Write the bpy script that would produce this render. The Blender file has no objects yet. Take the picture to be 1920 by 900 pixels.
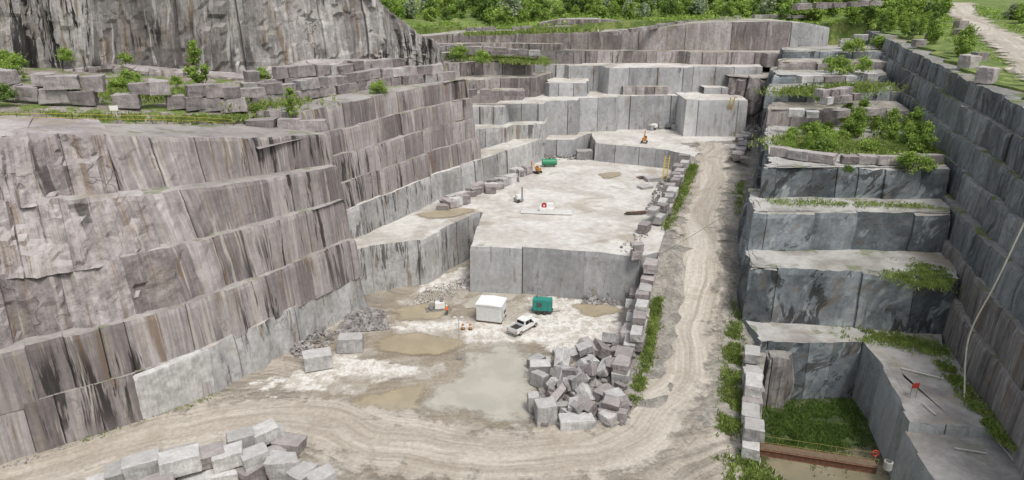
import bpy, bmesh, math, random
from mathutils import Vector, noise, Matrix, Euler
R=random.Random(11)
PITCH=math.radians(20.5); FPX=1280.0
cp,sp=math.cos(PITCH),math.sin(PITCH)
H0=50.0
def S(u,v,z):
    """survey sighting: bearing taken from the camera station onto a known bench level z"""
    x=(u-960)/FPX; y=(450-v)/FPX
    t=(H0-z)/(sp-cp*y)
    return Vector((x*t,(cp+sp*y)*t,z))
scene=bpy.context.scene
coll=scene.collection
# ------------------------------------------------------------------ node helper
class NT:
    def __init__(s,name,rough=0.9):
        s.m=bpy.data.materials.new(name); s.m.use_nodes=True
        s.t=s.m.node_tree; s.t.nodes.clear()
        s.out=s.t.nodes.new('ShaderNodeOutputMaterial')
        s.b=s.t.nodes.new('ShaderNodeBsdfPrincipled')
        s.b.inputs['Roughness'].default_value=rough
        s.b.inputs['Specular IOR Level'].default_value=.3
        s.t.links.new(s.b.outputs[0],s.out.inputs[0])
    def set(s,sock,v):
        if isinstance(v,bpy.types.NodeSocket): s.t.links.new(v,sock)
        elif v is not None:
            if isinstance(v,(tuple,list)) and len(v)==3 and sock.type=='RGBA': v=(*v,1)
            sock.default_value=v
    def node(s,ty,**k):
        n=s.t.nodes.new(ty)
        for a,b in k.items(): setattr(n,a,b)
        return n
    def pos(s): return s.node('ShaderNodeNewGeometry').outputs['Position']
    def uv(s): return s.node('ShaderNodeUVMap').outputs[0]
    def map(s,vec,sc,rz=0):
        n=s.node('ShaderNodeMapping'); s.set(n.inputs['Vector'],vec); n.inputs['Scale'].default_value=sc; n.inputs['Rotation'].default_value=(0,0,rz); return n.outputs[0]
    def noise(s,vec,scale,detail=4,rough=.55,dist=0):
        n=s.node('ShaderNodeTexNoise'); s.set(n.inputs['Vector'],vec)
        n.inputs['Scale'].default_value=scale;n.inputs['Detail'].default_value=detail
        n.inputs['Roughness'].default_value=rough;n.inputs['Distortion'].default_value=dist
        return n.outputs['Fac']
    def vor(s,vec,scale,feature='DISTANCE_TO_EDGE'):
        n=s.node('ShaderNodeTexVoronoi',feature=feature); s.set(n.inputs['Vector'],vec); n.inputs['Scale'].default_value=scale
        return n.outputs['Distance']
    def rng(s,v,a,b,c=0,d=1):
        n=s.node('ShaderNodeMapRange',interpolation_type='SMOOTHSTEP'); s.set(n.inputs[0],v)
        for i,x in zip((1,2,3,4),(a,b,c,d)): n.inputs[i].default_value=x
        return n.outputs[0]
    def ma(s,op,a,b=None):
        n=s.node('ShaderNodeMath',operation=op); s.set(n.inputs[0],a)
        if b is not None: s.set(n.inputs[1],b)
        return n.outputs[0]
    def mix(s,f,a,b,bt='MIX'):
        n=s.node('ShaderNodeMix',data_type='RGBA',blend_type=bt); s.set(n.inputs[0],f); s.set(n.inputs[6],a); s.set(n.inputs[7],b)
        return n.outputs[2]
    def ramp(s,f,st):
        n=s.node('ShaderNodeValToRGB'); s.set(n.inputs[0],f); e=n.color_ramp.elements
        while len(e)<len(st): e.new(.5)
        for i,(p,c) in enumerate(st): e[i].position=p; e[i].color=(*c,1)
        return n.outputs[0]
    def gray(s,v):
        n=s.node('ShaderNodeCombineColor')
        for i in range(3): s.set(n.inputs[i],v)
        return n.outputs[0]
    def attr(s,name):
        n=s.node('ShaderNodeAttribute',attribute_name=name); return n.outputs['Fac']
    def bump(s,h,st=.5,dist=.1):
        n=s.node('ShaderNodeBump'); n.inputs['Strength'].default_value=st; n.inputs['Distance'].default_value=dist
        s.set(n.inputs['Height'],h); s.t.links.new(n.outputs[0],s.b.inputs['Normal'])
    def col(s,c): s.set(s.b.inputs['Base Color'],c)
    def alpha(s,a): s.set(s.b.inputs['Alpha'],a)

def plain(name,c,rough=.6,metal=0.0,dirt=.25):
    n=NT(name,rough); n.b.inputs['Metallic'].default_value=metal
    f=n.rng(n.noise(n.pos(),2.2,3),.35,.75)
    n.col(n.mix(n.ma('MULTIPLY',f,dirt),c,(.28,.24,.19))); return n.m

def rock(name,dark,mid,light,stain=.5,white=.25,rust=.25,t1=(.42,.40,.37),t2=(.28,.26,.24),moss=.15,rib=.5,crack=.5,bs=.6,blot=.45,wash=(.52,.51,.48),tan=.35,jl=.9,us=1.0,vs=1.0,diag=0,dt=(.53,.585),r2w=.7):
    n=NT(name,.92); uv=n.uv(); pos=n.pos()
    wa=n.node('ShaderNodeTexNoise'); n.set(wa.inputs['Vector'],n.map(uv,(.12,.12,1))); wa.inputs['Scale'].default_value=1.0; wa.inputs['Detail'].default_value=1
    wm_=n.node('ShaderNodeVectorMath',operation='MULTIPLY'); n.set(wm_.inputs[0],wa.outputs['Color']); wm_.inputs[1].default_value=(.8 if not diag else 6,5,0)
    wd_=n.node('ShaderNodeVectorMath',operation='ADD'); n.set(wd_.inputs[0],uv); n.set(wd_.inputs[1],wm_.outputs[0]); uw=wd_.outputs[0]
    if diag: uw=n.map(uw,(1,1,1),diag)
    nb=n.noise(pos,.07,3,.6); tint=n.attr('tint')
    r3=n.noise(n.map(uw,(.28*us,.07*vs,1)),1,3,.65)
    f=n.ma('ADD',n.ma('MULTIPLY',nb,.30),n.ma('ADD',n.ma('MULTIPLY',tint,.32),n.ma('MULTIPLY',r3,.44)))
    c=n.ramp(f,[(.34,dark),(.54,mid),(.76,light)])
    tf=n.rng(n.noise(n.map(uw,(.35*us,.10*vs,1)),1.7,2,.6),.52,.68); c=n.mix(n.ma('MULTIPLY',tf,tan),c,(.29,.25,.19))
    r1=n.noise(n.map(uv,(2.6,.10,1)),1,2,.6)
    c=n.mix(min(1,rib*.65),c,n.gray(n.rng(r1,.32,.68,.72,1.18)),'MULTIPLY')
    r2=n.noise(n.map(uw,(.75*us,.10*vs,1)),1,4,.70)
    c=n.mix(r2w,c,n.gray(n.rng(r2,.34,.68,.74,1.22)),'MULTIPLY')
    sp_=n.noise(pos,1.1,5,.78)
    c=n.mix(blot,c,n.gray(n.rng(sp_,.3,.7,.60,1.35)),'MULTIPLY')
    w=n.rng(n.noise(n.map(uw,(.50*us,.05*vs,1)),1.3,3,.75),.56,.635)
    w=n.ma('MULTIPLY',w,white); c=n.mix(w,c,wash)
    ru=n.rng(n.noise(n.map(uw,(.36*us,.03*vs,1)),2.1,3,.7,.3),.58,.64); ru=n.ma('MULTIPLY',ru,rust)
    c=n.mix(ru,c,(.18,.115,.06))
    d=n.noise(n.map(uw,(.30*us*(1.3 if us<1 else 1),.035*vs,1)),1.7,5,.74,.3); d2=n.rng(n.noise(pos,.055,2),.42,.58)
    d=n.ma('MULTIPLY',n.rng(d,*dt),d2); d=n.ma('MULTIPLY',d,stain); c=n.mix(d,c,(.03,.028,.028))
    wv=n.node('ShaderNodeVectorMath',operation='ADD'); n.set(wv.inputs[0],n.map(pos,(1,1,.6)))
    nz=n.node('ShaderNodeTexNoise'); n.set(nz.inputs['Vector'],pos); nz.inputs['Scale'].default_value=.35; nz.inputs['Detail'].default_value=2
    ms=n.node('ShaderNodeVectorMath',operation='SCALE'); n.set(ms.inputs[0],nz.outputs['Color']); ms.inputs['Scale'].default_value=6
    n.set(wv.inputs[1],ms.outputs[0])
    v=n.vor(wv.outputs[0],.14); cr=n.ma('MULTIPLY',n.rng(v,.0,.014,1,0),n.rng(nb,.46,.56)); cr=n.ma('MULTIPLY',cr,crack)
    c=n.mix(cr,c,(.05,.047,.045))
    jn=n.rng(n.attr('joint'),.35,.9); c=n.mix(n.ma('MULTIPLY',jn,jl),c,(.055,.05,.047))
    g=n.node('ShaderNodeNewGeometry'); sx=n.node('ShaderNodeSeparateXYZ'); n.set(sx.inputs[0],g.outputs['Normal'])
    up=n.rng(sx.outputs[2],.6,.88)
    tn=n.noise(pos,.12,5,.6,.5)
    ta=n.rng(tn,.36,.62); tc=n.mix(ta,t2,t1)
    tc=n.mix(.7,tc,n.gray(n.rng(n.noise(pos,.8,5,.72),.3,.7,.78,1.15)),'MULTIPLY')
    wet=n.rng(n.noise(pos,.08,3,.65,1.0),.56,.66); tc=n.mix(n.ma('MULTIPLY',wet,.5),tc,(.30,.25,.18))
    if moss>0:
        ms2=n.rng(n.noise(pos,.22,3,.65),.60-.12*moss,.68-.1*moss); ms2=n.ma('MULTIPLY',ms2,min(1,moss*1.5)); tc=n.mix(ms2,tc,(.13,.165,.055))
    c=n.mix(up,c,tc); n.col(c)
    hb=n.ma('ADD',n.ma('MULTIPLY',r1,rib*.6),n.ma('ADD',sp_,n.ma('MULTIPLY',cr,-1.0)))
    n.bump(hb,bs,.25); return n.m

M_left=rock('granite_pink',(.175,.152,.15),(.305,.272,.267),(.42,.385,.377),stain=.9,white=.6,rust=.65,moss=.4,rib=1.0,t1=(.38,.355,.335),t2=(.27,.245,.235),bs=.4,blot=.3,wash=(.50,.465,.41),tan=.4,vs=.6,crack=.3)
M_rough=rock('granite_rough',(.18,.156,.155),(.315,.28,.276),(.43,.392,.385),stain=.75,white=.35,rust=.55,moss=.12,rib=.3,bs=.8,t1=(.46,.425,.415),t2=(.31,.28,.275),blot=.7,wash=(.50,.465,.41),vs=.8)
M_cliff=rock('granite_cliff',(.17,.156,.15),(.35,.33,.318),(.53,.51,.49),stain=1.0,white=.6,rust=.65,moss=.3,rib=.4,bs=.9,blot=.6,dt=(.495,.55),r2w=.9)
M_grey=rock('granite_grey',(.27,.272,.277),(.375,.377,.382),(.47,.47,.47),stain=.5,white=.3,rust=.4,t1=(.62,.60,.56),t2=(.48,.45,.41),moss=0,rib=.15,bs=.3,blot=.3,tan=.2,us=.6,vs=1.6,dt=(.59,.63),r2w=.4,crack=.3)
M_swirl=rock('granite_cut',(.27,.267,.263),(.40,.397,.392),(.53,.525,.515),stain=.75,white=.6,rust=.55,t1=(.60,.58,.54),t2=(.43,.405,.365),moss=0,rib=.2,bs=.35,tan=.35,us=.75,vs=1.2,r2w=.55,crack=.3)
M_pale=rock('granite_pale',(.38,.385,.39),(.475,.48,.485),(.58,.58,.58),stain=.3,white=.35,rust=.25,t1=(.62,.60,.56),t2=(.45,.42,.38),moss=0,rib=.15,bs=.25,blot=.25,tan=.12,us=.6,vs=1.4,r2w=.4,dt=(.59,.63),crack=.15)
M_slab=rock('granite_slab',(.30,.312,.325),(.40,.413,.425),(.50,.51,.515),stain=.3,white=.3,rust=.3,t1=(.40,.385,.37),t2=(.25,.235,.22),moss=.2,rib=.15,bs=.3,blot=.3,tan=.12,us=.6,vs=1.8,r2w=.45,crack=.2)
M_blue=rock('granite_bluegrey',(.08,.092,.102),(.165,.187,.203),(.31,.338,.355),stain=.8,white=.6,rust=.35,t1=(.46,.45,.43),t2=(.29,.275,.25),moss=.4,rib=.15,bs=.5,wash=(.40,.425,.43),tan=.12,us=.5,vs=2.2,diag=.5,dt=(.525,.575),r2w=.85,crack=.3)
M_rwall=rock('granite_dark',(.12,.13,.139),(.215,.233,.242),(.335,.354,.362),stain=.65,white=.4,rust=.3,t1=(.30,.295,.28),t2=(.2,.195,.185),moss=.8,rib=.9,bs=.7,wash=(.38,.40,.40),tan=.15,us=.9,vs=1.2,diag=.1,crack=.3,blot=.4)
M_rlow=rock('granite_taupe',(.17,.158,.152),(.285,.266,.26),(.39,.37,.36),stain=.6,white=.4,rust=.5,t1=(.32,.305,.285),t2=(.21,.2,.185),moss=.5,rib=1.1,bs=.5,blot=.3,crack=.2)
M_back=rock('granite_back',(.165,.146,.143),(.295,.265,.26),(.42,.39,.38),stain=.65,white=.4,rust=.5,moss=.35,rib=.4,t1=(.45,.42,.385),t2=(.30,.275,.24),us=.8,vs=1.2,crack=.4)

# ------------------------------------------------------------------ mesh helpers
class MB:
    def __init__(s): s.v=[];s.f=[];s.uv=[];s.t=[];s.pa={};s.j=[]
    def build(s,name,mat,smooth=False):
        me=bpy.data.meshes.new(name); me.from_pydata(s.v,[],s.f)
        if s.uv:
            l=me.uv_layers.new(name='UVMap'); vi=[0]*len(me.loops); me.loops.foreach_get('vertex_index',vi)
            dat=[]
            for i in vi: dat+=s.uv[i]
            l.data.foreach_set('uv',dat)
        if s.t:
            a=me.attributes.new('tint','FLOAT','FACE'); a.data.foreach_set('value',s.t)
        if s.j: s.pa['joint']=s.j+[0.0]*(len(s.v)-len(s.j))
        for k,v in s.pa.items():
            a=me.attributes.new(k,'FLOAT','POINT'); a.data.foreach_set('value',v)
        me.materials.append(mat); 
        if smooth: me.polygons.foreach_set('use_smooth',[True]*len(me.polygons))
        me.update(); ob=bpy.data.objects.new(name,me); coll.objects.link(ob); return ob
def fbm(p,sc,o=4):
    return noise.fractal(Vector(p)*sc,1.0,2.0,o)
def structure(ob,label=None):
    ob['kind']='structure'
    if label: ob['label']=label
    return ob
def tag(ob,label,cat,group=None):
    ob['label']=label; ob['category']=cat
    if group: ob['group']=group
    return ob

def strip(mb,pts,A=.24,B=.10,cols=.8,dz=.9,panel=(2.5,7),groove=.25,gp=.75,chip=.14,cell=0,batter=.03,nsc=.25,seed=0,rough=0):
    pts=[tuple(p)+(0,)*(7-len(p)) for p in pts]   # x,y,z0,z1,cap,slope,extra roughness
    rr=random.Random(seed); L=[0]
    for a,b in zip(pts,pts[1:]): L.append(L[-1]+math.hypot(b[0]-a[0],b[1]-a[1]))
    tot=L[-1]; bd=[0.0]; 
    while bd[-1]<tot: bd.append(bd[-1]+rr.uniform(*panel))
    bd[-1]=tot; bg_=[rr.random()<gp for _ in bd]
    cs=set(L)
    for b in bd:
        for q in (b-.1,b,b+.1):
            if 0<=q<=tot: cs.add(q)
    x=0
    while x<tot: cs.add(x); x+=cols
    cs=sorted(cs); c2=[cs[0]]
    for c in cs[1:]:
        if c-c2[-1]>.05: c2.append(c)
    cs=c2
    po=[rr.uniform(-A,A) for _ in bd]; tn=[rr.random() for _ in bd]; tl=[rr.uniform(-.03,.03) for _ in bd]; th=[rr.uniform(-1,.15)*chip for _ in bd]
    nrm=[]
    for a,b in zip(pts,pts[1:]):
        d=Vector((b[0]-a[0],b[1]-a[1])).normalized(); nrm.append(Vector((d.y,-d.x)))
    hm=max(p[3]-p[2] for p in pts); nr=max(3,int(hm/dz)); off=len(mb.v); ncol=len(cs); nrow=nr+1+3
    info=[]
    for s in cs:
        k=0
        while k<len(L)-2 and s>L[k+1]: k+=1
        w=(s-L[k])/max(1e-6,L[k+1]-L[k]); a,b=pts[k],pts[k+1]
        P=[a[i]+(b[i]-a[i])*w for i in range(7)]
        nn=nrm[k].copy()
        if w<.02 and k>0: nn=(nrm[k]+nrm[k-1]).normalized()
        if w>.98 and k<len(nrm)-1: nn=(nrm[k]+nrm[k+1]).normalized()
        pi=0
        while pi<len(bd)-2 and s>=bd[pi+1]: pi+=1
        g=min((abs(s-q) for q,fl in ((bd[pi],bg_[pi]),(bd[min(pi+1,len(bd)-1)],bg_[min(pi+1,len(bd)-1)])) if fl),default=9)
        info.append((P,nn,pi,g,s))
    mb.j+= [0.0]*(len(mb.v)-len(mb.j))
    for (P,nn,pi,g,s) in info:
        wid=(s-bd[pi])-(bd[min(pi+1,len(bd)-1)]-bd[pi])*.5
        base=None; R6=P[6]; jv=1.0 if g<.06 else 0.0
        for k in range(nr+1):
            z=P[2]+(P[3]-P[2])*k/nr
            zq=z if k<nr else P[2]+(P[3]-P[2])*(nr-1)/nr
            q=(P[0],P[1],zq*.45)
            d=po[pi]+tl[pi]*wid-batter*(z-P[2])+B*fbm(q,nsc,4)-P[5]*(k/nr)
            zo=0
            if rough: d+=rough*fbm((P[0],P[1],zq*.25),.35,4)+rough*.35*fbm((P[0],P[1]+7,zq),.6,3)
            if R6:
                d+=R6*fbm((P[0],P[1],zq*.8),.16,3)+R6*.6*fbm((P[0]+9,P[1],zq*.7),.5,4)
                if 0<k<nr: zo=R6*.4*fbm((P[0],P[1]+4,z),.35,3)
            if cell or P[6]:
                ce=cell+P[6]*.5
                w2=Vector((P[0]*.20+noise.noise(Vector((P[0],P[1],zq*.5))*.22)*.5,P[1]*.20,zq*.06+noise.noise(Vector((P[0],P[1],zq))*.25)*.3))
                d+=ce*(noise.cell(w2)-.5)+ce*.45*(noise.cell(w2*2.3+Vector((3,3,3)))-.5)
            if g<.06: d-=groove
            zz=z+zo
            if k==nr: 
                d-=.05+abs(fbm((P[0]+5,P[1],z),.7,3))*chip; zz=z+th[pi]+chip*.6*fbm((P[0],P[1]+9,z),.5,3)
            if k==nr-1 and chip>.4: d-=abs(fbm((P[0]+5,P[1],z),.5,3))*chip*.3
            mb.v.append((P[0]+nn.x*d,P[1]+nn.y*d,zz)); mb.uv.append((s,z)); mb.j.append(jv); base=(d,zz)
        for j,dd in enumerate((.9,P[4]*.5,P[4])):
            if dd<.9: dd=.9+.2*j
            X=P[0]+nn.x*(base[0]-dd); Y=P[1]+nn.y*(base[0]-dd)
            z=P[3]+(base[1]-P[3])*(.5 if j==0 else 0)+.08*fbm((X,Y,3),.35,3)
            mb.v.append((X,Y,z)); mb.uv.append((s,z+dd)); mb.j.append(0.0)
    for c in range(ncol-1):
        for r in range(nrow-1):
            i=off+c*nrow+r; mb.f.append((i,i+nrow,i+nrow+1,i+1)); 
            mb.t.append(tn[info[c][2]] if r<nr else .5)
def bench(name,line,z0,z1,back,mat,label,cap=2.0,seed=0,**k):
    mb=MB(); pts=[]
    for p in line:
        pts.append((p[0],p[1],(p[2] if len(p)>3 else z0)-.5,(p[3] if len(p)>3 else z1),cap))
    strip(mb,pts,seed=seed,**k)
    if back:
        off=len(mb.v); poly=[]
        n=len(pts)
        for i,p in enumerate(pts):
            a=pts[max(0,i-1)];b=pts[min(n-1,i+1)]; d=Vector((b[0]-a[0],b[1]-a[1])).normalized()
            poly.append((p[0]-d.y*1.0,p[1]+d.x*1.0,p[3]-.08))
        poly+= [(q[0],q[1],z1-.08) for q in back]
        for q in poly: mb.v.append(q); mb.uv.append((q[0],q[1]))
        mb.f.append(tuple(range(off,off+len(poly)))); mb.t.append(.5)
    ob=mb.build(name,mat); return structure(ob,label)

def xy(u,v,z):
    p=S(u,v,z); return (p.x,p.y)

# ------------------------------------------------------------------ LEFT MASS
Bp=[(-95,12),(-75,38),(-56,62.5),(-45,70.4),(-38.9,76.2),(-31.3,89),(-23.9,102)]
nL=Vector((.86,-.5))
w=[0,0,.0,.2,.35,.68,1.0]
zl=[0,6.5,13,20,27,34.5]; zr=[0,6,12,18.5,23.7,28.5]
sl=[0,.9,2.5,6,13,20]; sr=[0,.9,2.0,3.4,5.0,6.8]
cfg=[dict(batter=.08),dict(chip=.2,batter=.08),dict(B=.12,chip=.24,batter=.08),dict(B=.15,chip=.28,batter=.08),dict(B=.2,chip=.3,batter=.08)]
for i in range(5):
    pts=[]
    for (x,y),ww in zip(Bp,w):
        sb=sl[i]+(sr[i]-sl[i])*ww; sn=sl[i+1]+(sr[i+1]-sl[i+1])*ww
        z0=zl[i]+(zr[i]-zl[i])*ww; z1=zl[i+1]+(zr[i+1]-zl[i+1])*ww
        k=max(0,min(1,1.25-ww*1.9)) if i>=2 else 0
        pts.append((x-nL.x*sb,y-nL.y*sb,z0-.6,z1,((sn-sb)*(1-k)+5) if i<4 else 13,(sn-sb)*k*.95,k*(1.35 if i>2 else .8)))
    e=pts[-1]; pts.append((e[0]-.86*16,e[1]+.5*16,e[2],e[3],4,0,0))
    if i==0:
        mb=MB(); strip(mb,pts[:5],seed=20,dz=.8,cols=.7,**cfg[0]); structure(mb.build('quarry_face',M_left),'pink granite quarry face with vertical drill ribs and stains')
        mb=MB(); strip(mb,pts[4:],seed=29,dz=.8,cols=.7,A=.15,B=1.1,nsc=.12,batter=.1,gp=.4); structure(mb.build('quarry_face',M_swirl),'pale swirled granite face, rounded and water stained')
    elif i==1:
        mb=MB(); strip(mb,pts,seed=21,dz=.7,cols=.65,**cfg[i]); structure(mb.build('quarry_face',M_left),'pink granite quarry face with vertical drill ribs and stains')
    else:
        mb=MB(); strip(mb,pts[:5],seed=20+i,dz=.5,cols=.5,gp=.15,**cfg[i]); structure(mb.build('quarry_face',M_rough),'rough sloping natural granite face')
        mb=MB(); strip(mb,pts[4:],seed=30+i,dz=.7,cols=.6,**cfg[i]); structure(mb.build('quarry_face',M_left),'pink granite quarry face with vertical drill ribs and stains')

# ------------------------------------------------------------------ MIDDLE LEFT BENCHES
Mb=[(-32,104),(-24.6,116.5),(-14.4,135.7),(-6,148)]
lv=[(8.5,14,0),(14,18.5,1.0),(18.5,23,2.0),(23,27,3.0),(27,31,4.2)]
for i,(z0,z1,sb) in enumerate(lv):
    line=[(x-.84*sb,y+.54*sb) for x,y in Mb]; caps=[5.5]*4
    if i==0: line+= [(7.4,168),(9,176)]; caps+=[5.5,5.5]
    else:
        e=line[-1]; line.append((e[0]-.86*14,e[1]+.5*14)); caps.append(5)
    if i==4: line=[(-46,112.5),(-34.2,109.0)]+line[1:]; caps=[4,4,7,8,8,5]
    mb=MB(); strip(mb,[(x,y,z0-.6,z1,c) for (x,y),c in zip(line,caps)],seed=40+i,chip=.2,dz=.8,A=.3,batter=.06)
    structure(mb.build('quarry_face',M_swirl if i==0 else M_left),'stepped granite quarry face with drill ribs')

def loft(name,rails,mat,n=60,m=14,amp=.3,sc=.2,label=None):
    mb=MB()
    def samp(r,t):
        q=t*(len(r)-1); k=min(int(q),len(r)-2); f=q-k
        return Vector(r[k]).lerp(Vector(r[k+1]),f)
    rows=[]
    for a,b in zip(rails,rails[1:]):
        for j in range(m): rows.append((a,b,j/m))
    rows.append((rails[-2],rails[-1],1.0))
    for (a,b,f) in rows:
        for i in range(n+1):
            p=samp(a,i/n).lerp(samp(b,i/n),f); p.z+=amp*fbm((p.x,p.y,1),sc,4)
            mb.v.append(tuple(p)); mb.uv.append((p.x,p.y))
    for r in range(len(rows)-1):
        for i in range(n):
            k=r*(n+1)+i; mb.f.append((k,k+1,k+n+2,k+n+1)); mb.t.append(.5)
    return structure(mb.build(name,mat),label)
def soil(name,a,b,g,ga,scale=.2):
    n=NT(name,.95); p=n.pos(); c=n.mix(n.rng(n.noise(p,scale,4,.65,.4),.38,.62),a,b)
    c=n.mix(n.ma('MULTIPLY',n.rng(n.noise(p,.33,4,.6),.62-.3*ga,.72-.3*ga),min(1,ga*2)),c,g)
    f=n.noise(p,2.2,5,.75); c=n.mix(.8,c,n.gray(n.rng(f,.3,.7,.6,1.3)),'MULTIPLY'); n.col(c); n.bump(f,.8,.25); return n.m
M_ledge=soil('ledge_soil',(.25,.215,.19),(.35,.315,.29),(.15,.20,.055),.55)
M_hill=soil('hill_grass',(.16,.215,.06),(.25,.29,.095),(.12,.18,.045),.55,.08)
M_gravel=soil('gravel_soil',(.24,.225,.20),(.36,.335,.295),(.15,.18,.06),.12,.5)
loft('rock_ledge_ground',[
    [(-110,70,33.4),(-82,80,33.6),(-65,92,32.6),(-50,100,30.4),(-43,106,29.0),(-41,112.5,30.7),(-33,121,30.8),(-24,135,30.8),(-17,147,30.8),(-15,158,30.4)],
    [(-110,85,34.5),(-86,88,34.5),(-68,99,33.6),(-52,107,32.2),(-45,111,31.2),(-41,118,31.1),(-35,126,31),(-26,139,31),(-19,151,31),(-17,161,31)],
    [(-165,127,37),(-125,136,36),(-105,139,35),(-78,137.5,34),(-53,136,33),(-45,141,33),(-38,146,32),(-30,152,32),(-22,158,31.6),(-15,170,31.2)]],M_ledge,n=90,m=12,amp=.3,label='weedy ledge ground under the cliff')
mb=MB()
cl=[(-190,112,34,62),(-150,126,34,63),(-105,139,33,61),(-78,137,32,59),(-53,136,32,57),(-40,145,31,55),(-30,152,31,49),(-24,156,31,44),(-18,161,30,38.5),(-16,170,30,36),(-24,186,30,35)]
strip(mb,[(*p,6) for p in cl],seed=77,A=1.1,B=1.4,cell=.9,chip=1.2,dz=.9,cols=.7,panel=(3,11),groove=.45,gp=.5,batter=.10,nsc=.08,rough=.25)
structure(mb.build('stained_cliff',M_cliff),'tall weathered granite cliff with black water stains')
mb=MB()
strip(mb,[(x+1.5,y-3,z0,34.2+1.6*math.sin(x*.13)+(z1-55)*.05,5) for x,y,z0,z1 in cl[:8]],seed=78,A=.4,B=.8,cell=.8,chip=.8,dz=.7,cols=.8,nsc=.15,rough=.3)
structure(mb.build('cliff_foot',M_rough),'broken rock step at the cliff foot')

# ------------------------------------------------------------------ CENTRAL FLOOR B and ledge I1
fB=[xy(905,396,8.5),xy(880,461,8.5),xy(1010,468,8.5),xy(1130,476,8.5),xy(1196,484,8.5),xy(1258,470,8.5)]
bench('central_bench',[(fB[0][0]-.5,fB[0][1]),*fB[1:5],(fB[5][0],fB[5][1])],0,8.5,[(38,120),(50,160),(40,178),(4,178),(2,160)],M_grey,'grey sawn granite bench with pale level top',seed=5,A=.35,B=.08,panel=(5,11),chip=.15)
i1=[(-30,103),xy(700,460,8.5),xy(795,449,8.5),(fB[0][0]-.45,fB[0][1]+.2)]
bench('side_bench',i1,0,8.5,[(2,160),(3.9,178),(-14,152),(-28,116)],M_swirl,'pale curved sawn granite bench beside a slot',seed=6,A=.25,B=.3,panel=(4,9),chip=.15)
fx,fy=fB[0]
bench('slot_end_bench',[(fx-3.2,fy-.6),(fx+2.6,fy-.6)],0,8.46,[(6,166),(-4,166)],M_grey,'end of the slot between two sawn benches',seed=66,A=.1,cap=8)
fC=[xy(1005,262,13),xy(1073,263,13),xy(1108,250,13),xy(1115,268,13),xy(1252,281,13),xy(1285,290,13)]
bench('upper_bench',fC,8.5,13,[(58,165),(66,200),(0,200),(0,176)],M_grey,'sawn granite step below the upper working floor',seed=7,A=.2,B=.08,panel=(4,8),chip=.1)
bench('back_bench',[(-15,157),(-8,163),(-1,164),(0,168),(8,169),(9,176),(10,182)],13,17.6,[(0,185),(-16,175)],M_swirl,'low pale granite step by the upper floor',seed=70,A=.4,panel=(3,7))
bench('back_bench',[(-16,160),(-10,168),(-2,168.5),(-1,172.5),(8,173),(9,178),(17,178.5),(18,182.5),(28,183),(29,185.5),(45,186),(46,188)],13,22,[(66,215),(-20,215)],M_grey,'tall grey sawn granite back wall',seed=8,A=.4,panel=(3,8))
bench('sawn_block_bench',[(44.6,190),(44.6,176.5),(60.5,176),(62,186)],12.5,22.3,[(62,192),(45,192)],M_pale,'large pale sawn granite bench with a flat top',seed=80,A=.08,B=.05,panel=(6,12),chip=.08)
bench('back_bench',[(58,187),(64,182),(74,184)],12,27,[(74,200),(58,200)],M_back,'broken dark granite corner',seed=81,A=.8,B=1.2,chip=1,cell=1)
bench('back_bench',[(-20,166),(-12,173.5),(-4,174),(-3,178),(3,178.5),(4,183)],22,24.4,[(0,200),(-22,195)],M_back,'low pink granite step',seed=82,A=.5)
bench('back_bench',[(-24,164),(-15,179),(-6,180),(-5,183.5),(6,184),(9,190),(12,197)],22,27,[(12,215),(-24,215)],M_back,'stepped pink granite back wall',seed=9)
bench('back_bench',[(9,187),(10,184.8),(20,185.2),(21,190),(22,195)],22,25.5,[(20,198),(9,198)],M_grey,'small square sawn granite step',seed=90,A=.3,panel=(2,5))
bench('back_bench',[(6,197),(15,197),(16,194.5),(24,194.5),(26.5,189.5),(48,190.0),(49,191.5),(69,191),(72,205)],22,29,[(90,230),(0,230)],M_grey,'tall grey granite back wall with cracks',seed=10,A=.5,B=.15,panel=(3,9))
bench('back_bench',[(30,187.6),(42,187.8),(43,190)],22,24.2,[(43,192),(30,192)],M_back,'low granite step before the back wall',seed=86)
bench('back_bench',[(52,187.4),(66,187),(70,190)],22,24,[(70,192),(52,192)],M_grey,'low granite step before the back wall',seed=83)
bench('back_bench',[(-34,168),(-24,186),(-12,187),(-11,190),(5,190.5),(7,199)],27,30.5,[(7,230),(-40,230)],M_back,'low pink granite step',seed=11)
bench('back_bench',[(-32,190),(-14,198),(20,199),(21,201.5),(48,202),(50,198),(70,197.5),(71,195),(94,195),(100,205)],29,32.3,[(110,240),(-40,240)],M_back,'low granite step below the far wall',seed=12,A=.4)
bench('far_wall',[(-32,206,32,35.5),(-14,207,32,37),(19,207.5,32,37.2),(36,206,32,37.6),(47,205,32,39),(58,204,32,40.1),(74,203.5,32,40.3),(80,203.8,32,40.2)],32,38,None,M_back,'long far granite wall below the trees',cap=16,seed=13,A=.35,panel=(4,11))
bench('far_wall',[(80,203.6,32,40.0),(86,204,32,39.6),(93,208,32,38.3),(96,216,32,38)],32,38,None,M_grey,'grey end of the far granite wall',cap=14,seed=17,A=.2,panel=(5,9))
bench('far_wall',[(-30,203,32,34),(-8,204.5,32,34.2),(14,205,32,34),(15,207,32,34)],32,34,None,M_back,'low step at the foot of the far wall',cap=3,seed=18,A=.3)
bench('far_wall',[(8,217,36,39.2),(14,216,36,40.2),(26,216,36,40.4),(33,217,36,39.8),(38,221,36,39)],36,40,None,M_back,'short upper granite wall',cap=8,seed=14)

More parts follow.
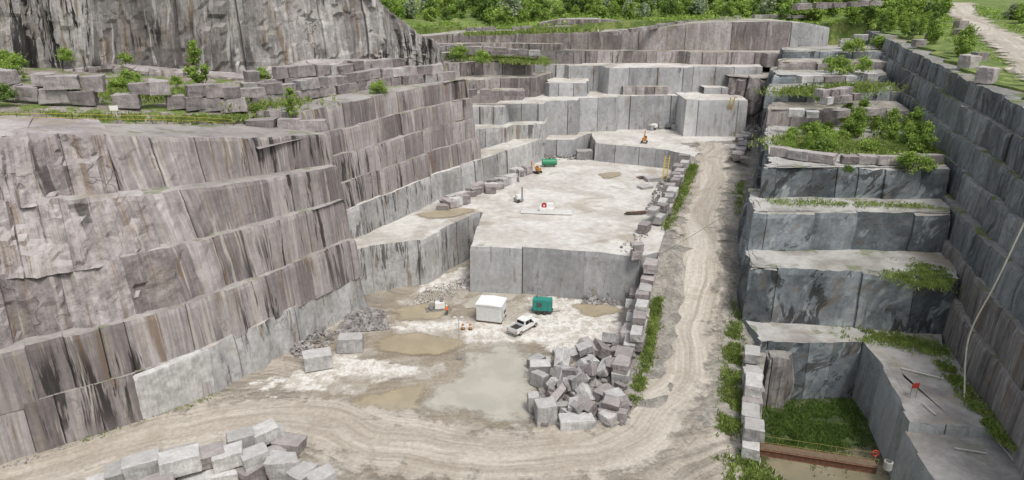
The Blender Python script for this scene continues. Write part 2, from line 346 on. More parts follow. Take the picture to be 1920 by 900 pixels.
# ------------------------------------------------------------------ RIGHT TERRACES
bench('right_terrace',[(34.3,93),(34.8,84.8),(41,84),(49.3,84.2)],-6.5,3,[(52,84.2),(60,84),(66,95),(36,95)],M_blue,'low dark granite terrace above the pit',seed=15,A=.4,B=.2)
bench('pit_outcrop',[(34.8,85.5),(35.6,82.6),(38.6,82.2),(40.6,85.5)],-6.5,1.6,[(40,87),(35,87)],M_rlow,'rough pinkish rock outcrop at the pit corner',seed=85,A=.2,B=.5,rough=.4,chip=.6,dz=.6,cols=.6,batter=.05)
bench('right_terrace',[(49.2,86),(48.6,79),(45.6,66),(51,65.2),(60,64)],-6.5,2.9,[(66,84),(49.6,84.3)],M_slab,'pale sawn granite ledge along the pit',seed=84,A=.12,B=.06,panel=(4,9),chip=.1)
bench('right_terrace',[(45.2,66.6),(44.4,62),(42,46)],-6.5,1.6,[(56,46),(58,67)],M_slab,'grey granite ledge along the pit',seed=16,A=.12,B=.06,chip=.1)
bench('right_terrace',[(37.5,106),(34.2,91.4),(48,89.5),(62.5,87.3)],2,11.5,[(70,100),(40,106)],M_blue,'blue grey stained granite terrace',seed=17,A=.3,B=.5,panel=(5,12),groove=.12,chip=.35,gp=.4)
bench('right_terrace',[(39.5,112),(36.6,98.6),(52,98.4),(66.5,97.6)],5,17.6,[(72,108),(40,112)],M_blue,'blue grey granite terrace with pale top',seed=18,A=.3,B=.6,panel=(5,12),groove=.12,chip=.35,gp=.4)
bench('right_terrace',[(64,176),(52,141),(40.2,106.4),(55,106),(70,105.5)],8,22.6,[(90,172)],M_blue,'dark granite terrace overgrown with shrubs',seed=19,A=.5,B=.5,panel=(3,8),chip=.5,rough=.3)
bench('right_terrace',[(62,168),(52.5,141),(64,140),(65,142),(82,141)],22,26,[(90,170)],M_back,'small granite step behind shrubs',seed=20,A=.5,B=.3,chip=.4)
bench('right_terrace',[(60,163),(55.5,151),(66,150),(67,153),(86,152)],25,28.2,[(90,170)],M_blue,'narrow granite step',seed=87,A=.5,B=.3,chip=.4)
bench('right_terrace',[(68,185),(62,165),(74,164.5),(75,167),(90,166)],26,30,[(98,190)],M_blue,'dark granite step with loose blocks',seed=21,A=.5,B=.3,chip=.4)
bench('right_terrace',[(72,190),(67,176),(79,175.5),(80,178),(95,177)],29,31.8,[(98,190)],M_back,'narrow granite step',seed=88,A=.5,B=.3,chip=.4)
bench('right_terrace',[(76,200),(72,187),(84,186),(98,185)],30,33.6,[(105,205)],M_blue,'upper dark granite step',seed=22,A=.5,B=.3,chip=.4)

# ------------------------------------------------------------------ RIGHT WALL
Rw=[(104,222),(96,198),(80.5,148),(65.8,100),(61,85),(53.7,60.6),(44,30)]
zn=[3,8.5,13.5,18,22.5,26.5,30.5,34]; zf=[3,9,14,19,24,28.5,33,37]
nR=Vector((-.95,.3))
for i in range(7):
    pts=[]
    for x,y in Rw:
        f=max(0,min(1,(y-86)/112)); z0=zn[i]+(zf[i]-zn[i])*f; z1=zn[i+1]+(zf[i+1]-zn[i+1])*f; sb=.95*i
        pts.append((x-nR.x*sb,y-nR.y*sb,z0-.7-(7 if i==0 else 0),z1,14 if i==6 else 2.6))
    mb=MB(); strip(mb,pts,seed=60+i,A=.25,B=.15 if i<3 else .3,chip=.3,dz=.75,cols=.75,cell=0 if i<3 else .18,panel=(4,11),rough=.08 if i<2 else .22,batter=.03)
    structure(mb.build('right_quarry_face',M_rlow if i<2 else M_rwall),'dark stepped granite face with drill ribs')

# ------------------------------------------------------------------ GROUND outside the quarry
smp=[(-60,165,57),(-110,160,62),(-165,150,63),(-300,150,62),(-28,182,38),(-32,200,35.5),(-40,230,40),(0,226,37.5),(20,230,40),(60,222,40.2),(95,225,38.8),(20,270,43.5),(70,270,43.5),(110,260,41.5),(-30,300,46),(60,330,46.5),
(150,330,43),(0,520,47),(200,520,47),(108,200,37.3),(78,60,34.3),(72,80,34.2),(85,110,35),(95,140,36),(102,165,36.8),(110,152,36.6),(139,209,37.5),(165,262,39),(205,330,42),(180,180,41),(190,90,39),(240,260,46),(80,20,34.5),
(-120,60,36),(-140,95,37),(-150,20,36),(0,1500,46),(1500,1500,46),(-1500,1500,50),(1500,0,42),(-1500,0,50),(0,-300,35),(130,-200,35),(-200,-200,36)]
def Hh(x,y):
    a=b=0
    for X,Y,Z in smp:
        d=((x-X)**2+(y-Y)**2+30)**1.6; a+=Z/d; b+=1/d
    return a/b+.5*fbm((x,y,0),.03,4)
rim=[(-104,12),(-112,62),(-160,121),(-118,143),(-80,145),(-58,144),(-45,153),(-30,162),(-25,172),(-28,190),(-38,212),(-10,218),(18,214),(60,213),(88,212),(98,222),(112,226),(107,212),(104,198),(88,148),(73,100),(69,85),(61,60),(50,30),(40,-40),(-60,-60)]
def inside(x,y,poly):
    c=False;n=len(poly);j=n-1
    for i in range(n):
        xi,yi=poly[i];xj,yj=poly[j]
        if (yi>y)!=(yj>y) and x<(xj-xi)*(y-yi)/(yj-yi)+xi: c=not c
        j=i
    return c
def gaps(lo,hi,fl,fh,st):
    a=[];x=fl
    while x<=fh: a.append(x); x+=st
    d=st;x=fl
    L=[]
    while x>lo: d*=1.35; x-=d; L.append(x)
    d=st;x=a[-1]; U=[]
    while x<hi: d*=1.35; x+=d; U.append(x)
    return L[::-1]+a+U
gx=gaps(-2500,2500,-170,210,4.0); gy=gaps(-800,3500,0,330,4.0)
mb=MB()
for y in gy:
    for x in gx:
        mb.v.append((x,y,-9.0 if inside(x,y,rim) else Hh(x,y)))
nx=len(gx)
for j in range(len(gy)-1):
    for i in range(nx-1):
        k=j*nx+i; mb.f.append((k,k+1,k+nx+1,k+nx))
structure(mb.build('ground',M_hill),'grassy ground around the quarry')

# ------------------------------------------------------------------ QUARRY FLOOR A
def pol(l,z=0): return [xy(u,v,z) for u,v in l]
whites=[pol([(470,735),(520,690),(620,655),(760,672),(840,690),(800,712),(680,742),(560,742)]),
        pol([(735,600),(800,575),(880,590),(960,560),(1060,555),(1165,570),(1165,645),(1040,668),(1000,640),(930,650),(860,655),(760,625)]),
        pol([(560,870),(660,850),(690,885),(600,910)]), pol([(800,520),(880,500),(880,560),(740,575)])]
wets=[pol([(700,620),(870,615),(900,670),(690,680)]),pol([(620,700),(820,700),(870,800),(640,815),(560,780)]),pol([(780,640),(1030,640),(1040,820),(760,800)]),pol([(720,545),(1000,535),(1000,600),(720,610)]),pol([(560,640),(640,600),(720,640),(560,690)]),pol([(560,760),(800,800),(860,900),(620,900)])]
def pdist(x,y,poly):
    m=1e9;n=len(poly)
    for i in range(n):
        ax,ay=poly[i];bx,by=poly[(i+1)%n];dx,dy=bx-ax,by-ay
        t=max(0,min(1,((x-ax)*dx+(y-ay)*dy)/(dx*dx+dy*dy)))
        m=min(m,math.hypot(x-ax-t*dx,y-ay-t*dy))
    return m if inside(x,y,poly) else -m
mb=MB(); wm=[];wt=[]
def xr(y): return 27.2+.352*(y-61)
ys=[35+i*.8 for i in range(124)]
NX=150
for y in ys:
    for i in range(NX+1):
        x=-98+(xr(y)+98)*(i/NX)
        nz=1.4*fbm((x,y,2),.22,5)
        a=max(pdist(x,y,p) for p in whites)+nz*2; b=max(pdist(x,y,p) for p in wets)+nz
        wm.append(max(0,min(1,a*.7+.3))); wt.append(max(0,min(1,b*.5+.4)))
        mb.v.append((x,y,.09*fbm((x,y,5),.25,4)-.07)); mb.uv.append((x,y))
for j in range(len(ys)-1):
    for i in range(NX):
        k=j*(NX+1)+i; mb.f.append((k,k+1,k+NX+2,k+NX+1))
mb.pa={'white':wm,'wet':wt}
n=NT('quarry_floor_dirt',.95); p=n.pos()
big=n.noise(p,.12,5,.62,.6); c=n.mix(n.rng(big,.36,.64),(.32,.283,.232),(.455,.41,.35))
c=n.mix(n.rng(n.noise(p,.5,5,.7),.56,.7),c,(.26,.228,.185))
def tracks(c,off,sc,wob,mlo,mhi,st):
    trk=n.node('ShaderNodeVectorMath',operation='LENGTH'); tp=n.node('ShaderNodeVectorMath',operation='ADD'); n.set(tp.inputs[0],p); tp.inputs[1].default_value=off
    n.set(trk.inputs[0],n.map(tp.outputs[0],sc))
    cx=n.node('ShaderNodeCombineXYZ'); n.set(cx.inputs[0],n.ma('ADD',trk.outputs['Value'],n.ma('MULTIPLY',n.noise(p,.05,2),wob))); n.set(cx.inputs[1],n.ma('MULTIPLY',n.noise(p,.02,1),3))
    tm=n.noise(n.map(cx.outputs[0],(1.5,1,1)),1,3,.6)
    return n.mix(n.ma('MULTIPLY',n.rng(n.noise(n.map(tp.outputs[0],(1,1,0)),.07,2),mlo,mhi),st),c,n.gray(n.rng(tm,.35,.65,.68,1.16)),'MULTIPLY')
c=tracks(c,(14,-118,0),(.55,1,0),14,.42,.56,.9)
c=tracks(c,(-4,-42,0),(.7,1,0),8,.46,.56,.8)
wv=n.noise(p,.55,6,.74); wh=n.mix(n.rng(wv,.40,.58),(.48,.44,.38),(.69,.67,.63)); 
wmask=n.rng(n.ma('ADD',n.attr('white'),n.ma('MULTIPLY',n.ma('SUBTRACT',wv,.5),2.2)),.30,.75); c=n.mix(wmask,c,wh)
we=n.rng(n.ma('ADD',n.attr('wet'),n.ma('MULTIPLY',n.ma('SUBTRACT',n.noise(p,.4,5,.68),.5),2.6)),.40,.95); c=n.mix(n.ma('MULTIPLY',we,.6),c,(.27,.225,.16))
f=n.noise(p,2.6,5,.75); c=n.mix(.75,c,n.gray(n.rng(f,.3,.7,.72,1.22)),'MULTIPLY'); n.col(c); n.bump(n.ma('ADD',f,wv),.6,.15)
n.set(n.b.inputs['Roughness'],n.rng(we,0,1,.95,.42))
structure(mb.build('quarry_floor',n.m,True),'beige dirt quarry floor with pale rock patches')
M_pit=soil('pit_weeds',(.06,.08,.03),(.11,.14,.05),(.05,.075,.025),.5,.4)
mb=MB(); mb.v=[(20,40,-6),(50,40,-6),(56,92,-6),(30,92,-6)]; mb.f=[(0,1,2,3)]
structure(mb.build('pit_ground',M_pit),'overgrown sunken pit floor')
bench('pit_side',[(20,40.5),(27.2,61),(35.6,85)],-6.5,.02,None,M_rlow,'rock side of the sunken pit',cap=1.2,seed=31)

# ------------------------------------------------------------------ CAUSEWAY + ROAD
st=[((1150,800,0),(1170,800,.0),(1385,800,.0),(1425,800,.0)),
 ((1150,715,0),(1175,715,.5),(1380,715,.5),(1428,715,.4)),
 ((1165,650,0),(1196,645,1.8),(1380,645,1.6),(1440,645,1.6)),
 ((1175,590,0),(1210,575,3.8),(1378,575,3.4),(1450,575,2.6)),
 ((1195,545,0),(1226,515,6.3),(1375,515,6.0),(1460,515,5)),
 ((1200,540,0),(1236,470,8.7),(1375,460,8.7),(1470,460,8)),
 ((1215,520,0),(1262,395,9.2),(1372,395,9.2),(1480,395,9)),
 ((1240,370,7.5),(1290,338,10.3),(1372,338,10.4),(1490,338,11)),
 ((1265,310,10),(1295,302,12.3),(1378,300,12.4),(1490,300,13)),
 ((1270,270,12.9),(1290,268,13.1),(1390,262,13.1),(1490,262,13.6))]
rails=[[tuple(S(*s[k])) for s in st] for k in range(4)]
loft('causeway_ground',rails,M_gravel,n=90,m=10,amp=.12,sc=.4,label='gravel ramp embankment carrying the road')
def catmull(P,n=10):
    o=[]
    for i in range(len(P)-1):
        p0=Vector(P[max(0,i-1)]);p1=Vector(P[i]);p2=Vector(P[i+1]);p3=Vector(P[min(len(P)-1,i+2)])
        for k in range(n):
            t=k/n; o.append(.5*((2*p1)+(-p0+p2)*t+(2*p0-5*p1+4*p2-p3)*t*t+(-p0+3*p1-3*p2+p3)*t**3))
    o.append(Vector(P[-1])); return o
def ribbon(name,P,wid,mat,lift,label,drape=None,n=12,jag=.5):
    C=catmull(P,n); mb=MB(); s=0; m=14; ac=[]
    for i,c in enumerate(C):
        d=(C[min(i+1,len(C)-1)]-C[max(0,i-1)]); d.z=0; d.normalize(); nn=Vector((d.y,-d.x,0))
        if i: s+=(c-C[i-1]).length
        wd=wid(i/(len(C)-1)) if callable(wid) else wid
        jl=jag*fbm((s*.2,0,lift),1,4); jr=jag*fbm((s*.2,9,lift),1,4)
        for k in range(m+1):
            f=k/m*2-1; x=f*wd/2
            if k==0: x-=jl
            if k==m: x+=jr
            q=c+nn*x; z=(drape(q.x,q.y) if drape else q.z)+lift
            if not drape: z+= -.03*math.cos(f*9)*(1-abs(f)) - (.07 if abs(f)>.99 else 0)
            mb.v.append((q.x,q.y,z)); mb.uv.append((x,s)); ac.append(abs(f))
    for i in range(len(C)-1):
        for k in range(m):
            a=i*(m+1)+k; mb.f.append((a,a+1,a+m+2,a+m+1))
    mb.pa={'across':ac}
    return structure(mb.build(name,mat,True),label)
n=NT('dirt_road',.95); uv=n.uv(); p=n.pos()
wob=n.node('ShaderNodeVectorMath',operation='ADD'); n.set(wob.inputs[0],uv); nz=n.node('ShaderNodeTexNoise'); n.set(nz.inputs['Vector'],n.map(uv,(.02,.03,1))); nz.inputs['Scale'].default_value=1.5; nz.inputs['Detail'].default_value=2
ms=n.node('ShaderNodeVectorMath',operation='MULTIPLY'); n.set(ms.inputs[0],nz.outputs['Color']); ms.inputs[1].default_value=(9,0,0); n.set(wob.inputs[1],ms.outputs[0]); uvw=wob.outputs[0]
tr=n.noise(n.map(uvw,(2.0,.06,1)),1,4,.65,.6); tr2=n.noise(n.map(uvw,(.45,.025,1)),1,3,.6,.8)
c=n.mix(n.rng(tr2,.35,.65),(.40,.358,.30),(.53,.485,.42)); c=n.mix(.75,c,n.gray(n.rng(tr,.32,.68,.80,1.13)),'MULTIPLY')
c=n.mix(n.ma('MULTIPLY',n.rng(n.noise(p,.10,4,.65,.8),.5,.62),.5),c,(.33,.285,.225))
f=n.noise(p,1.8,5,.75); c=n.mix(.7,c,n.gray(n.rng(f,.3,.7,.78,1.18)),'MULTIPLY')
lug=n.noise(n.map(uvw,(.9,3.2,1)),1,3,.5); lm=n.rng(tr,.55,.7); c=n.mix(n.ma('MULTIPLY',n.rng(lug,.5,.6),n.ma('MULTIPLY',lm,.5)),c,(.24,.20,.155))
n.col(c); n.bump(n.ma('ADD',tr,n.ma('MULTIPLY',f,.5)),.5,.2)
n.alpha(n.rng(n.ma('ADD',n.attr('across'),n.ma('MULTIPLY',n.ma('SUBTRACT',n.noise(p,.3,4,.7),.5),2.0)),.50,.98,1,0)); M_road=n.m
rp=[(-120,925,0),(60,880,0),(230,835,0),(400,800,0),(560,790,0),(700,822,0),(850,850,0),(1000,855,0),(1130,838,0),(1220,788,0),(1268,715,.5),(1290,645,1.75),(1298,575,3.65),(1303,515,6.2),(1308,460,8.75),(1318,395,9.2),(1330,338,10.4),(1338,300,12.4),(1335,268,13.1)]
ribbon('dirt_road',[S(*q) for q in rp],lambda t:15 if t<.4 else (15-4.0*min(1,(t-.4)/.12) if t<.6 else 11-1.8*(t-.6)*2),M_road,.16,'pale dirt haul road with tyre tracks')
ribbon('upper_dirt_road',[(88,112,0),(100,134,0),(110,152,0),(139,209,0),(165,262,0),(205,330,0)],12,M_road,.35,'pale dirt road on the rim',drape=Hh)

# ------------------------------------------------------------------ PONDS
def water(name,c,rough=.08,op=1):
    n=NT(name,rough); p=n.pos(); n.col(n.mix(n.rng(n.noise(p,.25,4,.6,.5),.35,.65),c,tuple(q*.85 for q in c)))
    n.b.inputs['Specular IOR Level'].default_value=.5
    n.bump(n.noise(p,3,2),.04,.05)
    n.alpha(n.rng(n.ma('ADD',n.attr('edge'),n.ma('MULTIPLY',n.ma('SUBTRACT',n.noise(p,.35,5,.72),.5),2.2)),.05,.85,0,op)); return n.m
W_mud=water('muddy_water',(.44,.375,.26),.1,.9); W_milk=water('milky_water',(.54,.51,.435),.14,.88); W_pit=water('pit_water',(.30,.26,.17),.1,1)
def pond(pts,z,mat,label,name='pond'):
    P=[Vector((*xy(u,v,z),z)) for u,v in pts]; C=catmull(P+[P[0]],8)[:-1]; ctr=sum(C,Vector())/len(C)
    mb=MB(); n=len(C); ed=[]
    for f,e in ((1.2,-.7),(.95,.4),(.68,1),(.0,1.4)):
        for q in C:
            q=ctr+(q-ctr)*f; q=q+(q-ctr).normalized()*.8*f*fbm((q.x,q.y,7),.3,4) if f else ctr
            mb.v.append((q.x,q.y,z)); ed.append(e)
    for r in range(3):
        for i in range(n): mb.f.append((r*n+i,r*n+(i+1)%n,(r+1)*n+(i+1)%n,(r+1)*n+i)) if r<2 else mb.f.append((r*n+i,r*n+(i+1)%n,(r+1)*n+i))
    mb.pa={'edge':ed}
    return structure(mb.build(name,mat),label)
pond([(700,640),(740,625),(800,626),(862,635),(872,650),(832,664),(770,665),(715,658)],.03,W_mud,'brown muddy puddle')
pond([(640,762),(680,740),(735,733),(775,720),(802,722),(792,752),(772,783),(720,800),(660,788)],.034,W_mud,'brown muddy puddle')
pond([(875,662),(940,640),(985,650),(1005,680),(1008,730),(1000,770),(1005,792),(930,795),(860,780),(790,772),(800,735),(840,715),(865,690)],.04,W_milk,'large milky grey pool')
pond([(735,582),(790,568),(850,566),(850,582),(800,600),(750,600)],.03,W_mud,'shallow tan puddle')
pond([(870,560),(920,545),(975,548),(960,565),(900,578),(865,575)],.034,W_milk,'shallow grey puddle')
pond([(1070,572),(1110,565),(1160,578),(1150,590),(1095,592)],.03,W_mud,'small shallow puddle')
pond([(775,402),(830,390),(885,392),(870,402),(810,410)],8.6,W_mud,'brown puddle on the bench')
pond([(1430,925),(1440,850),(1560,835),(1650,845),(1670,920),(1450,950)],-5.9,W_pit,'murky brown water in the pit')
pond([(1120,325),(1160,322),(1165,330),(1130,334)],8.6,W_mud,'small puddle on the bench')

# ------------------------------------------------------------------ GRANITE BLOCKS
def block_mat(name,ca,cb,cc,tp):
    n=NT(name,.9); oi=n.node('ShaderNodeObjectInfo').outputs['Random']; p=n.pos()
    c=n.ramp(oi,[(0,ca),(.5,cb),(1,cc)])
    c=n.mix(.8,c,n.gray(n.rng(n.noise(p,.8,5,.72),.3,.7,.65,1.3)),'MULTIPLY')
    r=n.noise(n.map(p,(3.5,3.5,.4)),1.2,3); c=n.mix(.4,c,n.gray(n.rng(r,.3,.7,.7,1.25)),'MULTIPLY')
    g=n.node('ShaderNodeNewGeometry'); sx=n.node('ShaderNodeSeparateXYZ'); n.set(sx.inputs[0],g.outputs['Normal'])
    c=n.mix(n.ma('MULTIPLY',n.rng(sx.outputs[2],.5,.9),.35),c,tp)
    n.col(c); n.bump(n.ma('ADD',r,n.noise(p,3,4,.7)),.6,.12); return n.m
B_pink=block_mat('block_pink',(.18,.16,.158),(.28,.25,.246),(.39,.355,.347),(.43,.40,.38))
B_grey=block_mat('block_grey',(.25,.243,.238),(.39,.38,.373),(.56,.55,.535),(.57,.55,.53))
def block_mesh(i,mat,rough):
    bm=bmesh.new(); bmesh.ops.create_cube(bm,size=1)
    rr=random.Random(i*7+rough*100)
    for v in bm.verts:
        v.co.x+=rr.uniform(-.07,.07)*rough; v.co.y+=rr.uniform(-.08,.08)*rough; v.co.z+=rr.uniform(-.06,.06)*rough
    bmesh.ops.bevel(bm,geom=bm.edges[:],offset=.03,segments=1,affect='EDGES')
    bmesh.ops.subdivide_edges(bm,edges=[e for e in bm.edges if e.calc_length()>.3],cuts=3,use_grid_fill=True)
    nn=min(rough,1.0)
    for v in bm.verts:
        q=v.co*2.3+Vector((i*9,0,0)); v.co+=Vector((noise.noise(q),noise.noise(q+Vector((5,5,5))),noise.noise(q+Vector((9,1,4)))))*.045*nn
    me=bpy.data.meshes.new('granite_block'); bm.to_mesh(me); bm.free(); me.materials.append(mat); return me
BM={'pink':[block_mesh(i,B_pink,1.1) for i in range(7)],'grey':[block_mesh(i+20,B_grey,.7) for i in range(7)],'rough':[block_mesh(i+40,B_grey if i%2 else B_pink,2.4) for i in range(8)]}
BL=[]
def blk(x,y,z,sx,sy,sz,rot=0,kind='pink',tilt=(0,0),label='rough pink granite block on a ledge',group='quarried granite blocks'):
    BL.append((x,y,z,sx,sy,sz,rot,R.choice(BM[kind]),tilt,label,group))
def row(pts,size,layers=1,jit=.2,kind='pink',gap=.1,label='pink granite block in a stacked row',group='granite blocks stacked in rows',skip=.05,zoff=0,alt=.12):
    P=[S(*q) for q in pts]; L=[0]
    for a,b in zip(P,P[1:]): L.append(L[-1]+(b-a).length)
    for l in range(layers):
        s=R.uniform(0,size[0]*.5)+l*.4
        while s<L[-1]:
            wd=size[0]*R.uniform(.7,1.35)
            k=0
            while k<len(L)-2 and s>L[k+1]: k+=1
            f=(s-L[k])/(L[k+1]-L[k]); a,b=P[k],P[k+1]; q=a.lerp(b,min(1,f)); ang=math.atan2(b.y-a.y,b.x-a.x)
            if R.random()>(skip if l==0 else skip+.12*l):
                hh=size[2]*(1 if l<layers-1 else R.uniform(.8,1.1))
                kk=kind if R.random()>alt else ('grey' if kind=='pink' else 'pink')
                blk(q.x+R.uniform(-jit,jit),q.y+R.uniform(-jit,jit),q.z+l*size[2]+zoff,wd,size[1]*R.uniform(.8,1.2),hh,ang+R.uniform(-.1,.1)*(.4+jit),kk,(R.uniform(-.03,.03),R.uniform(-.03,.03)),label,group)
            s+=wd+gap
lb='weathered mauve granite block in a row on the weedy ledge'
row([(95,192,34.0),(260,202,32.6),(450,209,30.8)],(3.4,2,2.1),2,.15,skip=.02,label=lb,alt=.03,gap=-.1)
row([(0,184,34.4),(100,188,34.1)],(3.2,2,2.0),2,.15,label=lb,alt=.03,gap=0)
row([(450,204,31.0),(560,188,31.0),(700,164,31.0),(855,148,31.0)],(2.7,1.8,1.7),2,.12,label=lb,alt=.04,gap=-.1,skip=.02)
row([(460,176,31.8),(560,164,31.8),(640,157,31.6),(760,140,31.2)],(3,1.8,2.0),2,.25,label=lb,skip=.06,alt=.04,gap=0)
row([(480,240,28.9),(610,246,28.4)],(3.2,1.8,1.6),1,.2,label=lb,alt=0)
row([(800,100,33),(850,95,33),(1000,104,32.4)],(3.2,1.6,1.5),1,.5,label=lb,skip=.15)
row([(885,178,24.5),(990,180,24.5)],(2.8,1.6,1.4),1,.5,label='granite block on a back terrace',skip=.2)
rl='stacked granite block retaining the haul road'
row([(1162,722,0),(1178,660,0),(1186,600,0),(1202,548,0)],(2.9,2.1,1.65),2,.35,label=rl,gap=.15,alt=.45)
row([(1192,655,2.0),(1205,590,3.4),(1213,540,5.0),(1222,500,6.6)],(2.5,1.9,1.5),2,.35,label=rl,skip=.15,gap=.2,alt=.45)
row([(1190,484,8.5),(1213,486,8.3)],(1.8,1.5,1.4),2,.1,label=rl)
row([(1205,436,8.6),(1240,405,9),(1262,365,9.4),(1278,325,10.2),(1292,300,12)],(2.3,1.8,1.5),2,.6,label='granite block stacked along the road edge',skip=.15,gap=.3,alt=.45)
row([(1405,680,.6),(1408,740,.3),(1408,800,.1),(1408,870,.05)],(2.5,2.0,1.6),2,.15,'grey',label='granite block stacked beside the sunken pit',skip=.05,gap=.25,alt=.3)
row([(1455,292,22.7),(1540,303,22.7),(1650,308,22.7),(1745,305,22.7)],(3.2,1.5,1.5),1,.2,'pink',label='granite block edging the shrub covered terrace',skip=.05)
row([(1482,218,26),(1560,222,26),(1640,215,26)],(3,1.8,1.5),1,.6,'grey',label='granite block on an upper terrace',skip=.15,alt=.4)
row([(1540,195,28.2),(1600,188,28.2)],(2.5,1.8,1.4),2,.8,'pink',label='granite block on an upper terrace')
row([(1500,155,30),(1640,150,30)],(3,1.8,1.5),1,.8,'grey',label='granite block on an upper terrace',skip=.25,alt=.4)
row([(1400,250,13.1),(1392,280,13.1),(1388,310,12.6)],(2.3,1.8,1.4),1,1.2,'rough',label='loose granite block beside the road',skip=.1)
row([(880,58,37.4),(1075,54,37.6)],(2.8,1.5,1.0),1,.3,label='granite block on top of the far wall',skip=.2)
row([(1150,66,37.4),(1260,48,38.6),(1400,34,40.2),(1530,34,40)],(3.2,1.5,1.0),1,.3,label='granite block on top of the far wall',skip=.2)
row([(1570,90,33.8),(1640,70,36.8)],(3,2,1.6),1,.8,'grey',label='granite block on the rim')
row([(1500,18,43),(1640,10,44)],(4,2,1.6),1,.8,'pink',label='granite block on the rim',skip=.1)
for (u,v,z,a,b,c,r) in [(1815,128,35.6,3.2,2.4,2.2,.4),(1850,150,35.3,3.4,2.6,2.4,.7),(1800,55,37.5,3.5,2.5,2.6,.2),(1800,68,37.2,3,2.2,1.8,.5),(1722,85,36.8,2.6,2,1.6,.1),(1745,75,37,2.6,2,1.8,.6),(1835,112,35.9,2.6,2,1.6,.1)]:
    q=S(u,v,z); blk(q.x,q.y,Hh(q.x,q.y)-.1,a,b,c,r,'pink',label='large granite block lying on the quarry rim')
q=S(597,688,0); blk(q.x,q.y,0,4.0,2.6,2.3,.35,'grey',label='large pale sawn granite block on the quarry floor')
q=S(658,655,0); blk(q.x,q.y,0,3.6,2.3,2.2,.1,'grey',label='large pale sawn granite block on the quarry floor')
q=S(30,845,0); blk(q.x-2.8,q.y+1.8,3.5,4,1.0,2.5,.6,'grey',label='pale granite slab leaning on the quarry face')
q=S(333,775,0); blk(q.x-.55,q.y+1.95,0,9.0,1.3,6.2,math.radians(45),'grey',label='huge pale sawn slab standing against the face')
for (u,v,z,a,b,c,r,k) in [(345,880,0,3.6,2.6,2.3,.5,'grey'),(285,900,0,3.4,2.4,2.1,.5,'grey'),(400,880,0,3.5,2.4,2.0,.5,'grey'),(450,868,0,3.2,2.2,1.9,.4,'grey'),(232,915,0,3.4,2.4,1.7,.55,'pink'),
    (478,845,0,3.0,2.2,1.8,.6,'pink'),(510,835,0,3.0,2.2,1.8,.5,'grey'),(545,845,0,3.2,2.3,1.7,-.2,'pink'),(455,838,1.6,2.9,2.1,1.8,.5,'grey'),(497,824,1.6,2.8,2.1,1.7,.7,'grey'),
    (340,880,2.3,3.8,2.4,2.0,.5,'grey'),(430,868,1.9,3.0,2.2,1.7,.4,'grey'),(480,895,0,3.8,2.6,1.8,.9,'pink'),(535,890,0,3.0,2.6,2.5,.2,'rough'),(570,905,0,2.8,2.4,2.0,1.1,'rough'),(420,905,0,3.4,2.5,1.8,.3,'grey'),(370,915,0,3.4,2.4,1.7,.3,'grey'),(510,870,0,2.8,2.1,1.6,1.0,'pink'),(600,912,0,2.8,2.2,1.7,.8,'rough'),(300,925,1.5,3.2,2.2,1.7,.5,'pink'),
    (270,885,1.9,3.4,2.4,1.8,.5,'grey'),(235,900,1.3,3.2,2.4,1.8,.5,'grey'),(395,868,2.0,3.1,2.2,1.7,.5,'pink'),(200,925,0,3.2,2.4,1.9,.5,'grey'),(480,868,1.7,2.8,2.1,1.6,.6,'grey')]:
    q=S(u,v,z); blk(q.x,q.y,z,a,b,c,r,k,(R.uniform(-.06,.06),R.uniform(-.06,.06)),label='rough sawn granite block in a heap by the road')
pp=[]
for i in range(62):
    u=R.uniform(995,1168); 
    v0=798-(u-1000)*.08; v=R.uniform(672-(u-1000)*.14,v0)
    q=S(u,v,0); s=R.uniform(1.1,2.4)
    near=sum(1 for a in pp if (a-q).length<1.7); pp.append(q.copy())
    blk(q.x,q.y,min(1.4,near*.45),s*R.uniform(.9,1.6),s*R.uniform(.5,.85),s*R.uniform(.5,.9),R.uniform(0,3),R.choice(['rough','grey','pink']),(R.uniform(-.6,.6),R.uniform(-.6,.6)) if near else (R.uniform(-.2,.2),0),'angular broken granite block tossed in a pile','broken blocks in a pile')
for (u,v,a,b,c,r) in [(1022,790,2.4,2.0,2.8,.2),(1080,800,4.2,1.8,1.4,.1),(1150,765,2.2,1.8,2.3,.4),(1000,770,1.4,1.4,2.4,.1),(1140,790,2,1.6,1.3,.7)]:
    q=S(u,v,0); blk(q.x,q.y,0,a,b,c,r,'grey',label='large broken granite block at the pile edge',group='broken blocks in a pile')
for i in range(30):
    t=i/29; u=835+150*t+R.uniform(-8,8); v=388-62*t+R.uniform(-5,7)
    q=S(u,v,8.5); blk(q.x,q.y,8.5,R.uniform(1.6,2.8),R.uniform(1.2,1.9),R.uniform(1.0,1.9),R.uniform(0,1.2),R.choice(['grey','rough','pink']),label='dumped granite block on the bench edge')
for (u,v,z,a,b,c) in [(1095,297,8.5,4,2.5,2.2),(1210,352,8.5,3,2,.5),(1222,338,8.5,3,2.4,.8),(1240,240,13,3,1.8,1.6),(1222,243,13,2,1.5,1.3),(1270,243,13,3,1.5,1.4),(1383,610,1.2,2.2,1.5,1.2),(1380,565,3,2.4,1.8,.8)]:
    q=S(u,v,z); blk(q.x,q.y,z,a,b,c,R.uniform(0,.6),'grey',label='loose granite block on the working floor')
BL.sort(key=lambda b:-(b[3]*b[5])/((b[0]**2+b[1]**2+(b[2]-50)**2)))
for (x,y,z,sx,sy,sz,rot,me,tilt,label,group) in BL[:296]:
    ob=bpy.data.objects.new('granite_block',me); ob.location=(x,y,z+sz*.5); ob.scale=(sx,sy,sz); ob.rotation_euler=(tilt[0],tilt[1],rot)
    coll.objects.link(ob); tag(ob,label,'stone block',group)
